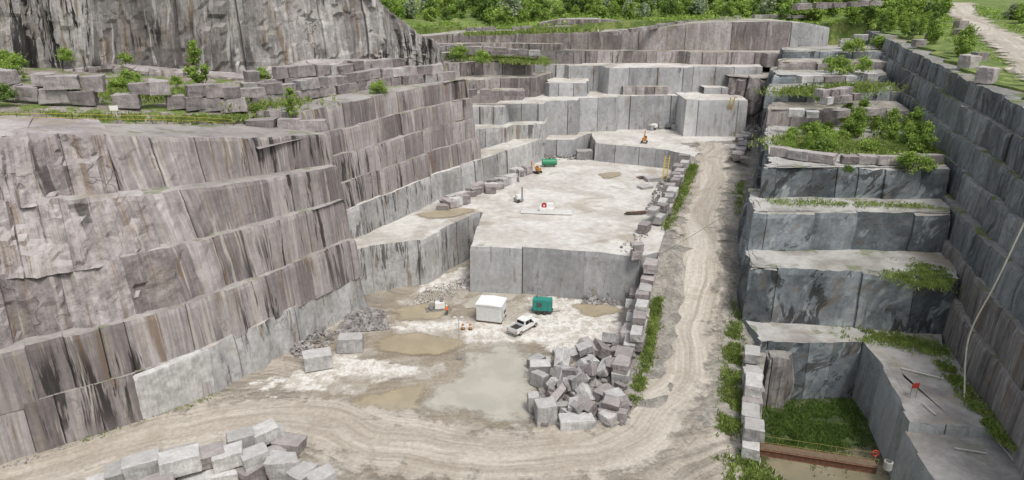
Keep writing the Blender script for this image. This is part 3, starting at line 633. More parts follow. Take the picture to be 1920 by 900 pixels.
if len(BL)>296:
    V=[];F=[];MI=[]
    for (x,y,z,sx,sy,sz,rot,me,tilt,label,group) in BL[296:]:
        M=Matrix.LocRotScale(Vector((x,y,z+sz*.5)),Euler((tilt[0],tilt[1],rot)),Vector((sx,sy,sz))); o=len(V)
        V+=[tuple(M@v.co) for v in me.vertices]; F+=[tuple(o+i for i in p.vertices) for p in me.polygons]; MI+=[0 if me.materials[0]==B_pink else 1]*len(me.polygons)
    me=bpy.data.meshes.new('scattered_granite_blocks'); me.from_pydata(V,[],F); me.materials.append(B_pink); me.materials.append(B_grey); me.polygons.foreach_set('material_index',MI)
    ob=bpy.data.objects.new('scattered_granite_blocks',me); coll.objects.link(ob); ob['kind']='stuff'; ob['label']='small and far off granite blocks scattered over the benches'

def rubble(name,regs,mat,label):
    mb=MB(); 
    for (poly,z,cnt,smin,smax,zfun) in regs:
        for _ in range(cnt):
            a=R.random(); b=R.random(); P=[Vector(S(*p,z)) for p in poly]
            q=(P[0].lerp(P[1],a)).lerp(P[3].lerp(P[2],a),b); s=R.uniform(smin,smax)*(R.random()**1.5+.3)
            h=zfun(a,b) if zfun else 0
            o=len(mb.v); rot=Matrix.Rotation(R.uniform(0,6),3,Vector((R.uniform(-1,1),R.uniform(-1,1),R.uniform(-1,1))).normalized())
            for c in ((-1,-1,-1),(1,-1,-1),(1,1,-1),(-1,1,-1),(-1,-1,1),(1,-1,1),(1,1,1),(-1,1,1)):
                w_=rot@Vector((c[0]*s*R.uniform(.5,1),c[1]*s*R.uniform(.4,.8),c[2]*s*R.uniform(.3,.7))); mb.v.append((q.x+w_.x,q.y+w_.y,z+h+w_.z+s*.2))
            for fc in ((0,3,2,1),(4,5,6,7),(0,1,5,4),(1,2,6,5),(2,3,7,6),(3,0,4,7)): mb.f.append(tuple(o+i for i in fc))
    ob=mb.build(name,mat); ob['kind']='stuff'; ob['label']=label; return ob
n=NT('rubble_stone',.92); p=n.pos(); c=n.mix(n.rng(n.noise(p,.9,4,.7),.35,.65),(.18,.168,.162),(.37,.348,.333)); n.col(c); M_rub=n.m
rubble('rubble',[(((625,628),(728,618),(722,590),(655,594)),0,1500,.10,.34,lambda a,b:b*1.2*(1-abs(a-.5))),
 (((555,672),(635,640),(610,612),(540,655)),0,450,.10,.3,lambda a,b:b*.7),
 (((1090,570),(1190,575),(1185,552),(1100,552)),0,500,.15,.45,lambda a,b:b*.8),
 (((990,800),(1180,800),(1190,690),(1030,690)),0,900,.15,.55,None),
 (((760,575),(850,560),(880,520),(800,540)),0,500,.05,.16,None),
 (((1150,235),(1210,240),(1210,212),(1160,215)),13,300,.2,.7,lambda a,b:b*2),
 (((1395,262),(1440,262),(1440,225),(1405,225)),13,350,.3,1.0,lambda a,b:b*4),
 (((1210,395),(1255,400),(1275,330),(1240,330)),8.6,300,.15,.5,None),
 (((1010,300),(1100,300),(1090,285),(1020,285)),8.5,220,.2,.6,lambda a,b:b*1),
 (((1150,470),(1200,480),(1215,440),(1190,440)),8.5,60,.1,.3,None),
 (((0,880),(60,870),(420,730),(400,725)),0,600,.08,.28,None)],M_rub,'broken granite rubble and gravel')

# ------------------------------------------------------------------ VEGETATION
def leafmat(name,a,b):
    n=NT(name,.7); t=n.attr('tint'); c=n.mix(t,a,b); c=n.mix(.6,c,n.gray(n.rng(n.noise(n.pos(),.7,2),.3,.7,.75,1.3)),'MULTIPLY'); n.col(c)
    tr=n.node('ShaderNodeBsdfTranslucent'); n.set(tr.inputs[0],c); ms=n.node('ShaderNodeMixShader'); ms.inputs[0].default_value=.35
    n.t.links.new(n.b.outputs[0],ms.inputs[1]); n.t.links.new(tr.outputs[0],ms.inputs[2]); n.t.links.new(ms.outputs[0],n.out.inputs[0]); return n.m
L1=leafmat('leaf_bright',(.16,.26,.04),(.38,.51,.12)); L2=leafmat('leaf_dark',(.09,.155,.03),(.22,.33,.085)); L3=leafmat('grass_blades',(.15,.215,.045),(.34,.42,.125)); L4=leafmat('leaf_silver',(.26,.33,.20),(.44,.50,.34))
n=NT('bark',.95); n.col(n.mix(n.noise(n.pos(),6,3),(.10,.075,.055),(.2,.16,.12))); M_bark=n.m
def tube(mb,P,r,k=6):
    o=len(mb.v)
    for i,p in enumerate(P):
        p=Vector(p); d=(Vector(P[min(i+1,len(P)-1)])-Vector(P[max(0,i-1)])).normalized()
        a=d.orthogonal().normalized(); b=d.cross(a); rr=r[i] if isinstance(r,(list,tuple)) else r
        for j in range(k):
            t=j/k*6.283; q=p+a*math.cos(t)*rr+b*math.sin(t)*rr; mb.v.append(tuple(q))
    for i in range(len(P)-1):
        for j in range(k):
            mb.f.append((o+i*k+j,o+i*k+(j+1)%k,o+(i+1)*k+(j+1)%k,o+(i+1)*k+j))
def leaf(mb,q,s,rr,t,up=.4):
    d=Vector((rr.gauss(0,1),rr.gauss(0,1),rr.gauss(0,1)+up)).normalized(); a=d.orthogonal().normalized()*s; b=d.cross(a)*.7
    th=rr.uniform(0,6.28); M=Matrix.Rotation(th,3,d); a=M@a;b=M@b; o=len(mb.v)
    mb.v+= [tuple(q-a),tuple(q+b),tuple(q+a),tuple(q-b)]; mb.f.append((o,o+1,o+2,o+3)); mb.t.append(t)
def tree_mesh(seed,h=6,wd=4,clumps=22,per=70,ls=.16,low=.25,mat=L1):
    rr=random.Random(seed); mt=MB(); top=Vector((rr.uniform(-.3,.3),rr.uniform(-.3,.3),h*.85))
    tube(mt,[(0,0,-.3),(rr.uniform(-.1,.1),0,h*.3),tuple(top*.75),tuple(top)],[h*.022,h*.017,h*.01,h*.004])
    mc=MB()
    for i in range(clumps):
        z=h*(low+(1-low)*rr.random()**.8); zr=(z/h-low)/(1-low); rad=wd*.5*(math.sin(math.pi*min(1,.18+.8*zr))**.7)*rr.uniform(.3,1.0)
        a=rr.uniform(0,6.283); c=Vector((math.cos(a)*rad,math.sin(a)*rad,z)); 
        tube(mt,[(0,0,max(.1,z-rad*.8-h*.06)),tuple(c)],[h*.008,h*.003],4)
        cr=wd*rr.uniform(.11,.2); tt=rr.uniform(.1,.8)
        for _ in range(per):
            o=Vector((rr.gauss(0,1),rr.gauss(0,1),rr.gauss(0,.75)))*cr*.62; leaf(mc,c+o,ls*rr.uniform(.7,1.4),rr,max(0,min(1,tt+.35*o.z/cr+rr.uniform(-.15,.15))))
    def mk(m,nm,mat):
        me=bpy.data.meshes.new(nm); me.from_pydata(m.v,[],m.f)
        if m.t: a=me.attributes.new('tint','FLOAT','FACE'); a.data.foreach_set('value',m.t)
        me.materials.append(mat); return me
    return mk(mt,'trunk',M_bark),mk(mc,'crown',mat)
T_far=[tree_mesh(100+i,h=6,wd=5,clumps=20,per=34,ls=.34,low=.08,mat=[L1,L1,L2,L1,L4][i%5]) for i in range(7)]
T_near=[tree_mesh(200+i,h=6,wd=3.6,clumps=34,per=60,ls=.17,low=.1,mat=[L1,L2,L1][i%3]) for i in range(4)]
T_slim=[tree_mesh(300+i,h=7,wd=2.6,clumps=30,per=60,ls=.16,low=.08,mat=L1) for i in range(2)]
T_bush=[tree_mesh(400+i,h=2.4,wd=4.2,clumps=26,per=55,ls=.16,low=.05,mat=[L1,L1,L2][i%3]) for i in range(3)]
def tree(proto,x,y,z,s,name='broadleaf_tree',label='green leafy tree on the quarry rim',cat='tree',group=None):
    e=bpy.data.objects.new(name,None); e.location=(x,y,z); e.rotation_euler=(0,0,R.uniform(0,6.28)); e.scale=(s*R.uniform(.9,1.1),s*R.uniform(.9,1.1),s); coll.objects.link(e); tag(e,label,cat,group)
    for me,nm in zip(proto,('trunk','crown')):
        o=bpy.data.objects.new(nm,me); o.parent=e; coll.objects.link(o)
def rd(x,y): return min(math.hypot(x-(139+26*t),y-(209+53*t)) for t in [i*.15-2.2 for i in range(32)])
cnt=0
while cnt<270:
    x=R.uniform(-45,170); y=R.triangular(222,300,228)
    if inside(x,y,rim) or rd(x,y)<10: continue
    cnt+=1; h=Hh(x,y); tree(R.choice(T_far),x,y,h-.2,R.uniform(.7,1.3)*(1.05 if y>240 else .8),label='leafy green tree in the wood beyond the quarry',group='trees on the hillside')
for (u,v,z,k,s,l) in [(375,170,34,'slim',1.15,'slender bright green sapling on the ledge'),(548,218,30.5,'slim',.75,'small bright green sapling on the ledge')]:
    q=S(u,v,z); tree(T_slim[0 if s>1 else 1],q.x,q.y,q.z-.6,s,'sapling_tree',l,'tree')
for (u,v,z,s) in [(245,160,34,1.0),(225,165,34,.7),(300,178,33,.8),(710,172,31.3,.8),(490,150,33,.9),(30,140,35.5,1.2),(10,185,35,.8),(125,110,36.5,.8),(235,118,36.5,.7),(15,125,36,1.1),(440,195,31.5,.6),(485,215,30,.7),(420,192,32,.5),(330,155,34,.5),(862,112,31,1.4),(905,115,31,1.1),(1020,120,29.5,.8),(820,110,32,.8),(1540,190,28,.7),(1575,135,31,1.3),(1600,95,34,1.2),(1555,128,31,1.0),(1590,320,22.7,.4),(1705,315,22.7,1.0),(1735,315,22.7,.7),(1620,130,31,1.1),(1650,90,34,1.2)]:
    q=S(u,v,z); tree(R.choice(T_bush),q.x,q.y,q.z-.2,s,'shrub_bush','low green shrub growing on a rock ledge','bush','shrubs on the ledges')
for i in range(44):
    u=R.uniform(1480,1735); v=R.uniform(232,288); 
    if v<250 and u<1530: continue
    q=S(u,v,22.7); tree(R.choice(T_near[::2]+T_bush),q.x,q.y,q.z-.2,R.uniform(.5,.95),'shrub_bush','bright green shrub crowding the terrace','bush','shrubs on the terrace')
for (x,y,s) in [(82,108,.9),(79,100,1.0),(80,97,.6),(100,168,1.0),(96,150,1.1),(93,146,.8),(104,176,.9),(118,200,1.0),(110,192,.9),(105,190,.8),(112,214,1.1),(106,205,.9),(120,222,1.1),(109,206,1.0),(115,210,.9),(103,183,.8)]:
    tree(R.choice(T_near),x,y,Hh(x,y)-.4,s*.95,'broadleaf_tree','bright green bushy tree on the rim above the face','tree','trees on the rim')
cnt=0
while cnt<48:
    y=R.uniform(120,225); x=R.uniform(88,190)
    if inside(x,y,rim) or rd(x,y)<9 or x<76+.33*(y-85)+4: continue
    cnt+=1; tree(R.choice(T_near+T_bush+T_bush),x,y,Hh(x,y)-.3,R.uniform(.6,1.1),'shrub_bush','green shrub beside the rim road','bush','shrubs along the rim road')
def grass(name,lines,label,mat=L3):
    mb=MB()
    for (pts,spread,cnt,h) in lines:
        P=[Vector(q) for q in pts]
        for _ in range(cnt):
            t=R.random()*(len(P)-1); k=min(int(t),len(P)-2); q=P[k].lerp(P[k+1],t-k); q=q+Vector((R.gauss(0,spread),R.gauss(0,spread),0))
            if fbm((q.x,q.y,3),.35,3)<-.3: continue
            tt=max(0,min(1,.5+.5*fbm((q.x,q.y,8),.5,2)))
            for _ in range(3):
                a=R.uniform(0,6.28); s=h*R.uniform(.5,1.2); o=len(mb.v); wv=Vector((math.cos(a),math.sin(a),0))*s*.22; tip=Vector((R.gauss(0,.35),R.gauss(0,.35),1))*s
                b=q+Vector((R.gauss(0,.15),R.gauss(0,.15),-.05)); mb.v+=[tuple(b-wv),tuple(b+wv),tuple(b+tip+wv*.6),tuple(b+tip-wv*.3)]; mb.f.append((o,o+1,o+2,o+3)); mb.t.append(max(0,min(1,tt+R.uniform(-.25,.25))))
    ob=mb.build(name,mat); ob['kind']='stuff'; ob['label']=label; return ob
def Z(*l): return [S(*q) for q in l]
grass('weeds',[(Z((1185,760,0),(1208,690,.8),(1222,620,2.6),(1232,560,4.4)),.45,2000,.42),
 (Z((1250,430,8.8),(1275,380,9.3),(1292,335,10.5),(1300,310,12)),.5,1300,.5),
 (Z((1368,810,0),(1372,720,.4),(1372,650,1.5),(1376,580,3.0)),.65,4200,.42),
 (Z((1378,860,0),(1430,900,0),(1395,900,0)),1.0,700,.5),
 (Z((1376,580,3.2),(1378,480,7),(1385,400,9),(1388,340,10.5)),.5,1100,.42),
 (Z((1440,378,17.8),(1600,382,17.8),(1745,388,17.8)),.9,800,.3),
 (Z((1680,520,11.6),(1755,530,11.6),(1740,500,11.6)),1.3,2000,.3),
 (Z((1600,625,3.1),(1700,640,3.1),(1770,660,3.1)),1.2,1600,.35),
 (Z((1765,680,3.1),(1830,760,3.1),(1900,840,3.1)),.6,1200,.4),
 (Z((1490,270,22.7),(1600,275,22.7),(1730,280,22.7)),3.5,3500,.6),
 ([Vector((-88,84,34.0)),Vector((-68,96,33.0)),Vector((-51,103,31.0)),Vector((-42,109,30.0))],1.2,3000,.5),
 ([Vector((-70,112,34.0)),Vector((-50,116,32.3)),Vector((-40,118,31.0))],3.5,3000,.6),
 (Z((880,108,31),(960,112,31),(1000,118,30.5)),2.5,1800,.7),
 (Z((1480,175,28),(1560,170,29),(1640,160,30)),3,2000,.6),
 (Z((1010,58,38),(1100,58,38),(880,66,37)),2,1500,.9),
 (Z((150,830,0),(200,810,0),(400,745,0)),.5,160,.4)],'weeds and grass tufts along the road and ledges')
grass('pit_weeds',[([Vector((39,72.5,-6)),Vector((43,78,-6)),Vector((46,84,-6))],2.1,6000,.34),([Vector((36,74,-6)),Vector((38,82,-6))],1.2,1800,.4)],'dull green weeds on the pit floor',leafmat('pit_leaf',(.07,.13,.028),(.18,.28,.065)))
g=MB()
for _ in range(42000):
    x=R.uniform(-50,190); y=R.uniform(212,300)
    if inside(x,y,rim) or rd(x,y)<7: continue
    if fbm((x,y,4),.06,3)<-.1: continue
    z=Hh(x,y); leaf(g,Vector((x,y,z+R.uniform(0,.9))),R.uniform(.25,.55),R,max(0,min(1,.5+.5*fbm((x,y,8),.12,3)+R.uniform(-.2,.2))),1)
for _ in range(12000):
    x=R.uniform(74,160); y=R.uniform(60,212)
    if inside(x,y,rim) or x<70+.33*(y-85)+7 or rd(x,y)<7: continue
    z=Hh(x,y); leaf(g,Vector((x,y,z+R.uniform(0,.4))),R.uniform(.15,.35),R,max(0,min(1,.5+.5*fbm((x,y,8),.12,3)+R.uniform(-.2,.2))),1)
ob=g.build('undergrowth',L1); ob['kind']='stuff'; ob['label']='dense green undergrowth around the quarry rim'

# ------------------------------------------------------------------ OBJECT BUILDERS
P_white=plain('white_paint',(.78,.78,.76),.45,dirt=.15); P_roof=plain('white_roof',(.82,.82,.81),.5,dirt=.1); P_teal=plain('teal_paint',(.02,.25,.20),.45,dirt=.15)
P_glass=plain('dark_glass',(.02,.025,.03),.1,dirt=0); P_black=plain('black_rubber',(.025,.025,.025),.85,dirt=.3); P_steel=plain('grey_steel',(.35,.35,.35),.5,.5); P_rust=plain('rusty_steel',(.16,.07,.04),.85)
P_orange=plain('orange_paint',(.50,.22,.05),.6,dirt=.4); P_yellow=plain('yellow_paint',(.62,.47,.08),.5,dirt=.1); P_rope=plain('faded_rope',(.42,.36,.12),.8); P_red=plain('red_paint',(.42,.03,.02),.5); P_green=plain('green_paint',(.02,.25,.12),.4); P_dark=plain('dark_metal',(.07,.07,.07),.6); P_wood=plain('timber',(.16,.11,.07),.9); P_pvc=plain('pale_pipe',(.6,.6,.57),.5); P_hose=plain('pale_hose',(.62,.59,.50),.7); P_drum=plain('dull_plastic',(.45,.45,.43),.7); P_skin=plain('skin',(.45,.28,.2),.6,dirt=0); P_hi=plain('orange_vest',(.85,.16,.03),.7,dirt=0); P_jean=plain('blue_jeans',(.05,.07,.12),.9,dirt=.1); P_lamp=plain('red_lamp',(.5,.02,.02),.3,dirt=0); P_head=plain('lamp_glass',(.8,.8,.78),.15,dirt=0)
def emp(name,loc,rot,label,cat,group=None):
    e=bpy.data.objects.new(name,None); e.location=loc; e.rotation_euler=(0,0,rot); coll.objects.link(e); return tag(e,label,cat,group)
def fin(bm,name,mat,parent,loc=(0,0,0),rot=(0,0,0),bev=0):
    if bev: bmesh.ops.bevel(bm,geom=bm.edges[:],offset=bev,segments=2,affect='EDGES')
    me=bpy.data.meshes.new(name); bm.to_mesh(me); bm.free(); me.materials.append(mat)
    o=bpy.data.objects.new(name,me); o.location=loc; o.rotation_euler=rot; coll.objects.link(o)
    if parent: o.parent=parent
    return o
def box(name,sz,loc,mat,parent,bev=.02,rot=(0,0,0)):
    bm=bmesh.new(); bmesh.ops.create_cube(bm,size=1)
    for v in bm.verts: v.co=Vector((v.co.x*sz[0],v.co.y*sz[1],v.co.z*sz[2]))
    return fin(bm,name,mat,parent,loc,rot,bev)
def boxes(name,lst,mat,parent,bev=0):
    bm=bmesh.new()
    for sz,loc in lst:
        r=bmesh.ops.create_cube(bm,size=1)
        for v in r['verts']: v.co=Vector((v.co.x*sz[0]+loc[0],v.co.y*sz[1]+loc[1],v.co.z*sz[2]+loc[2]))
    return fin(bm,name,mat,parent,bev=bev)
def cyl(name,r,h,loc,mat,parent,rot=(0,0,0),r2=None,seg=18,bev=0):
    bm=bmesh.new(); bmesh.ops.create_cone(bm,cap_ends=True,segments=seg,radius1=r,radius2=r if r2 is None else r2,depth=h)
    return fin(bm,name,mat,parent,loc,rot,bev)
def tubeo(name,P,r,mat,parent=None,k=8):
    m=MB(); tube(m,P,r,k); o=m.build(name,mat,True)
    if parent: o.parent=parent
    return o
def prof(name,pts,w,mat,parent,bev=.03,taper=None):
    bm=bmesh.new(); A=[];B=[]
    for x,z in pts:
        ww=w/2*(taper(z) if taper else 1); A.append(bm.verts.new((x,-ww,z))); B.append(bm.verts.new((x,ww,z)))
    bm.faces.new(A[::-1]); bm.faces.new(B); n=len(pts)
    for i in range(n): bm.faces.new((A[i],A[(i+1)%n],B[(i+1)%n],B[i]))
    bmesh.ops.recalc_face_normals(bm,faces=bm.faces[:]); return fin(bm,name,mat,parent,bev=bev)

a=S(960,630,0); b=S(1002,606,0); ang=math.atan2(b.y-a.y,b.x-a.x); c=(a+b)/2
tk=emp('pickup_truck',(c.x,c.y,.02),ang,'white pickup truck with an open cargo bed','pickup truck')
prof('body',[(-2.8,.55),(-2.8,.95),(-.75,.95),(-.75,1.12),(1.2,1.15),(2.6,1.08),(2.82,.95),(2.82,.5),(2.35,.45),(-2.3,.45)],1.95,P_white,tk,.05)
boxes('cargo_bed',[((2.0,.09,.4),(-1.78,-.93,1.12)),((2.0,.09,.4),(-1.78,.93,1.12)),((.09,1.95,.42),(-2.76,0,1.12)),((.09,1.95,.42),(-.80,0,1.12)),],P_white,tk)
box('bed_floor',(1.95,1.75,.04),(-1.78,0,.985),P_black,tk,0)
prof('cab',[(-.75,1.1),(-.62,1.86),(-.5,1.93),(.75,1.93),(.9,1.88),(1.45,1.12)],1.8,P_white,tk,.05,lambda z:1-.12*(z-1.1)/.8)
def quad(name,pts,mat,parent):
    bm=bmesh.new(); bm.faces.new([bm.verts.new(p) for p in pts]); bmesh.ops.solidify(bm,geom=bm.faces[:],thickness=.02); return fin(bm,name,mat,parent)
quad('windscreen',[(1.42,-.8,1.2),(1.42,.8,1.2),(.99,.74,1.82),(.99,-.74,1.82)],P_glass,tk)
quad('rear_window',[(-.79,-.7,1.25),(-.79,.7,1.25),(-.69,.66,1.78),(-.69,-.66,1.78)],P_glass,tk)
for sgn in (-1,1):
    quad('side_window',[(-.55,sgn*.93,1.25),(.25,sgn*.93,1.25),(.25,sgn*.85,1.8),(-.5,sgn*.85,1.8)],P_glass,tk)
    quad('side_window',[(.33,sgn*.93,1.25),(1.15,sgn*.93,1.25),(.8,sgn*.85,1.8),(.33,sgn*.85,1.8)],P_glass,tk)
    for x in (-1.75,1.85):
        wl=cyl('wheel',.40,.26,(x,sgn*.86,.40),P_black,tk,(math.pi/2,0,0),bev=.03); cyl('rim',.23,.28,(0,0,0),P_steel,wl)
    box('headlight',(.06,.38,.18),(2.82,sgn*.75,.86),P_head,tk,.01); box('tail_light',(.06,.14,.32),(-2.82,sgn*.88,.95),P_lamp,tk,.01)
    box('wing_mirror',(.12,.2,.22),(1.0,sgn*1.08,1.3),P_black,tk,.02)
box('grille',(.05,1.0,.26),(2.84,0,.84),P_dark,tk,.01); box('bumper',(.16,1.95,.2),(2.9,0,.58),P_steel,tk,.03); box('rear_bumper',(.16,1.9,.18),(-2.9,0,.6),P_steel,tk,.03)

q=S(921,604,0); sh=emp('equipment_shed',(q.x,q.y+1.2,0),math.radians(-14),'white louvred equipment shed on dark skids','shed')
box('wall',(4.0,3.2,2.7),(0,0,1.65),P_white,sh,.02)
prof('roof',[(-2.15,3.0),(2.15,3.0),(2.15,3.12),(0,3.3),(-2.15,3.12)],3.5,P_roof,sh,.01)
boxes('skid',[((4.2,.25,.3),(0,-1.3,.15)),((4.2,.25,.3),(0,1.3,.15)),((.2,3,.25),(1.8,0,.15)),((.2,3,.25),(-1.8,0,.15))],P_wood,sh)
P_lv=plain('louvre_grey',(.62,.63,.62),.5,dirt=.15); 
boxes('louvre',[((3.7,.05,.07),(0,-1.62,.5+.2*i)) for i in range(12)],P_lv,sh)
boxes('side_louvre',[((.05,2.9,.07),(2.02,0,.5+.2*i)) for i in range(12)],P_lv,sh)
box('door',(.04,.85,1.9),(2.05,-.8,1.35),P_lv,sh,.01)
box('vent',(.04,1.0,.6),(2.05,.7,1.2),P_dark,sh,.01)
q=S(1017,588,0); ge=emp('generator_trailer',(q.x,q.y+.4,0),math.radians(-8),'teal mobile generator enclosure on a trailer','generator')
box('enclosure',(3.1,1.6,1.9),(0,0,1.55),P_teal,ge,.08); box('chassis',(3.4,1.5,.18),(0,0,.5),P_dark,ge,.02)
box('vent',(.03,1.2,1.2),(1.57,0,1.5),P_dark,ge,0); boxes('panel_seam',[((.04,.02,1.7),(x,-.81,1.55)) for x in (-.9,0,.9)],P_dark,ge)
box('louvre_panel',(.7,.03,.8),(-.45,-.82,1.7),P_dark,ge,.01); cyl('exhaust_pipe',.08,.5,(-.9,.3,2.7),P_dark,ge)
for x in (-.5,.5):
    for sgn in (-1,1): cyl('wheel',.36,.24,(x,sgn*.75,.36),P_black,ge,(math.pi/2,0,0),bev=.03)
tubeo('tow_bar',[(1.7,-.4,.5),(2.9,0,.45),(1.7,.4,.5)],.05,P_dark,ge)
q=S(822,580,0); dm=emp('pump_machine',(q.x,q.y,0),.25,'white pump machine standing on a steel sled','machine')
boxes('sled',[((4.2,.2,.2),(0,-.7,.1)),((4.2,.2,.2),(0,.7,.1)),((.2,1.6,.15),(-1.9,0,.15)),((.2,1.6,.15),(1.9,0,.15)),((.2,1.6,.15),(0,0,.15))],P_steel,dm)
box('housing',(1.6,1.1,1.1),(.2,0,.8),P_white,dm,.06); box('control_box',(.5,.6,.8),(.6,0,1.7),P_steel,dm,.03); cyl('drum',.35,.8,(-1.2,0,.6),P_steel,dm,(math.pi/2,0,0)); tubeo('lifting_frame',[(-.7,-.6,.2),(-.5,0,2.3),(-.7,.6,.2)],.05,P_steel,dm)
q=S(862,672,0); lm=emp('light_mast',(q.x,q.y,0),0,'tall slim white lighting mast on a base','light mast')
cyl('pole',.07,6.6,(0,0,3.5),P_drum,lm,r2=.05,seg=8); box('base',(.7,.7,.2),(0,0,.1),P_steel,lm,.03)
tubeo('crossbar',[(-.6,0,6.6),(.6,0,6.6)],.05,P_steel,lm); 
for x in (-.5,.5): box('lamp_head',(.45,.15,.35),(x,-.12,6.55),P_white,lm,.03,rot=(.4,0,0))
for i,(u,v) in enumerate([(868,617),(882,617)]):
    q=S(u,v,0); e=emp('traffic_barrel',(q.x,q.y,0),0,'small orange and white traffic barrel','traffic barrel','traffic barrels')
    cyl('drum',.24,.9,(0,0,.45),P_orange,e,r2=.18); cyl('reflective_band',.242,.16,(0,0,.56),P_white,e,r2=.23); cyl('base',.32,.08,(0,0,.04),P_black,e)
q=S(838,591,0)
def person(x,y,z,rot):
    pts={'pel':(0,0,.93),'sp':(0,.01,1.15),'ch':(0,0,1.38),'nk':(0,0,1.52),'hd':(0,-.02,1.63),'ht':(0,-.01,1.76),
    'hl':(.10,0,.88),'kl':(.14,-.06,.50),'al':(.15,.02,.09),'tl':(.17,-.17,.04),'hr':(-.10,0,.88),'kr':(-.13,0,.49),'ar':(-.14,.06,.09),'tr':(-.16,-.12,.04),
    'sl':(.19,0,1.42),'el':(.27,.03,1.14),'wl':(.27,-.12,.92),'pl':(.27,-.17,.86),'sr':(-.19,0,1.42),'er':(-.27,.04,1.14),'wr':(-.24,-.14,.95),'pr':(-.24,-.19,.9)}
    rad={'pel':.15,'sp':.135,'ch':.16,'nk':.06,'hd':.095,'ht':.08,'hl':.095,'kl':.062,'al':.045,'tl':.04,'hr':.095,'kr':.062,'ar':.045,'tr':.04,'sl':.07,'el':.045,'wl':.03,'pl':.035,'sr':.07,'er':.045,'wr':.03,'pr':.035}
    ed=[('pel','sp'),('sp','ch'),('ch','nk'),('nk','hd'),('hd','ht'),('pel','hl'),('hl','kl'),('kl','al'),('al','tl'),('pel','hr'),('hr','kr'),('kr','ar'),('ar','tr'),('ch','sl'),('sl','el'),('el','wl'),('wl','pl'),('ch','sr'),('sr','er'),('er','wr'),('wr','pr')]
    for sd in ('l','r'):
        b=Vector(pts['p'+sd]); sg=1 if sd=='l' else -1
        for i in range(5):
            if i<4: d1=Vector((sg*(i-1.5)*.012,-.035,-.03)); d2=d1+Vector((0,-.005,-.035+.004*abs(i-1.5)))
            else: d1=Vector((-sg*.04,-.01,-.01)); d2=d1+Vector((-sg*.01,-.02,-.025))
            for j,d in enumerate((d1,d2)):
                k=f'f{sd}{i}{j}'; pts[k]=tuple(b+d); rad[k]=.009
            ed+= [('p'+sd,f'f{sd}{i}0'),(f'f{sd}{i}0',f'f{sd}{i}1')]
    ks=list(pts); me=bpy.data.meshes.new('person'); me.from_pydata([pts[k] for k in ks],[(ks.index(a),ks.index(b)) for a,b in ed],[])
    o=bpy.data.objects.new('person',me); coll.objects.link(o); me.materials.append(P_skin)
    o.modifiers.new('Skin','SKIN'); sv=me.skin_vertices[0].data
    for i,k in enumerate(ks): sv[i].radius=(rad[k],rad[k]); sv[i].use_root=(k=='pel')
    o.modifiers.new('Sub','SUBSURF').levels=1; o.modifiers['Sub'].render_levels=2
    o.location=(x,y,z); o.rotation_euler=(0,0,rot); tag(o,'person in orange vest, white helmet and jeans standing','person')
    def ringtube(nm,rings,mat):
        m=MB(); K=14
        for (cx,cy,cz,rx,ry) in rings:
            for j in range(K):
                t=j/K*6.283; m.v.append((cx+math.cos(t)*rx,cy+math.sin(t)*ry,cz))
        for i in range(len(rings)-1):
            for j in range(K): m.f.append((i*K+j,i*K+(j+1)%K,(i+1)*K+(j+1)%K,(i+1)*K+j))
        b=m.build(nm,mat,True); b.parent=o
    ringtube('vest',[(0,0,.92,.185,.165),(0,.01,1.15,.175,.155),(0,0,1.35,.215,.17),(0,0,1.46,.2,.14),(0,0,1.53,.07,.075)],P_hi)
    ringtube('trouser_leg',[(.08,0,.95,.13,.14),(.12,-.03,.7,.10,.10),(.14,-.06,.5,.085,.085),(.15,.02,.1,.08,.085)],P_jean)
    ringtube('trouser_leg',[(-.08,0,.95,.13,.14),(-.115,0,.7,.10,.10),(-.13,0,.49,.085,.085),(-.14,.06,.1,.08,.085)],P_jean)
    ringtube('sleeve',[(.17,0,1.45,.09,.09),(.24,.015,1.28,.07,.075),(.27,.03,1.14,.06,.065)],P_hi); ringtube('sleeve',[(-.17,0,1.45,.09,.09),(-.24,.015,1.28,.07,.075),(-.27,.04,1.14,.06,.065)],P_hi)
    ringtube('helmet',[(0,-.03,1.70,.15,.17),(0,-.01,1.71,.125,.135),(0,-.01,1.78,.115,.125),(0,-.01,1.84,.07,.075),(0,-.01,1.855,.001,.001)],P_white)
person(q.x,q.y,0,.6)

q=S(1025,400,8.5); ws=emp('wire_saw',(q.x,q.y,8.6),math.radians(-6),'red and white stone saw on long pale rails','stone saw')
boxes('rail',[((9.8,.3,.45),(0,-.6,.24)),((9.8,.3,.45),(0,.6,.24))]+[((.14,1.5,.12),(x,0,.05)) for x in (-4.5,-2.2,0,2.2,4.5)],P_white,ws)
box('carriage',(2.8,1.5,.7),(0,0,.8),P_white,ws,.05); cyl('flywheel',.5,.4,(-.5,-.1,1.55),P_red,ws,(math.pi/2,0,0),seg=28); cyl('hub',.16,.5,(-.5,-.1,1.55),P_white,ws,(math.pi/2,0,0)); box('motor',(1.3,1.0,.9),(.6,.1,1.5),P_white,ws,.06)
q=S(973,378,8.5); e=emp('drill_machine',(q.x,q.y,8.6),.5,'grey quarry drilling machine with upright mast','machine')
box('base_frame',(1.6,1.4,.4),(0,0,.3),P_steel,e,.04); box('engine_box',(1.0,1.0,.9),(-.2,0,.95),P_white,e,.06); box('mast',(.22,.3,2.8),(.75,0,1.5),P_steel,e,.02); cyl('wheel',.3,.2,(-.5,-.75,.3),P_black,e,(math.pi/2,0,0)); cyl('wheel',.3,.2,(-.5,.75,.3),P_black,e,(math.pi/2,0,0))
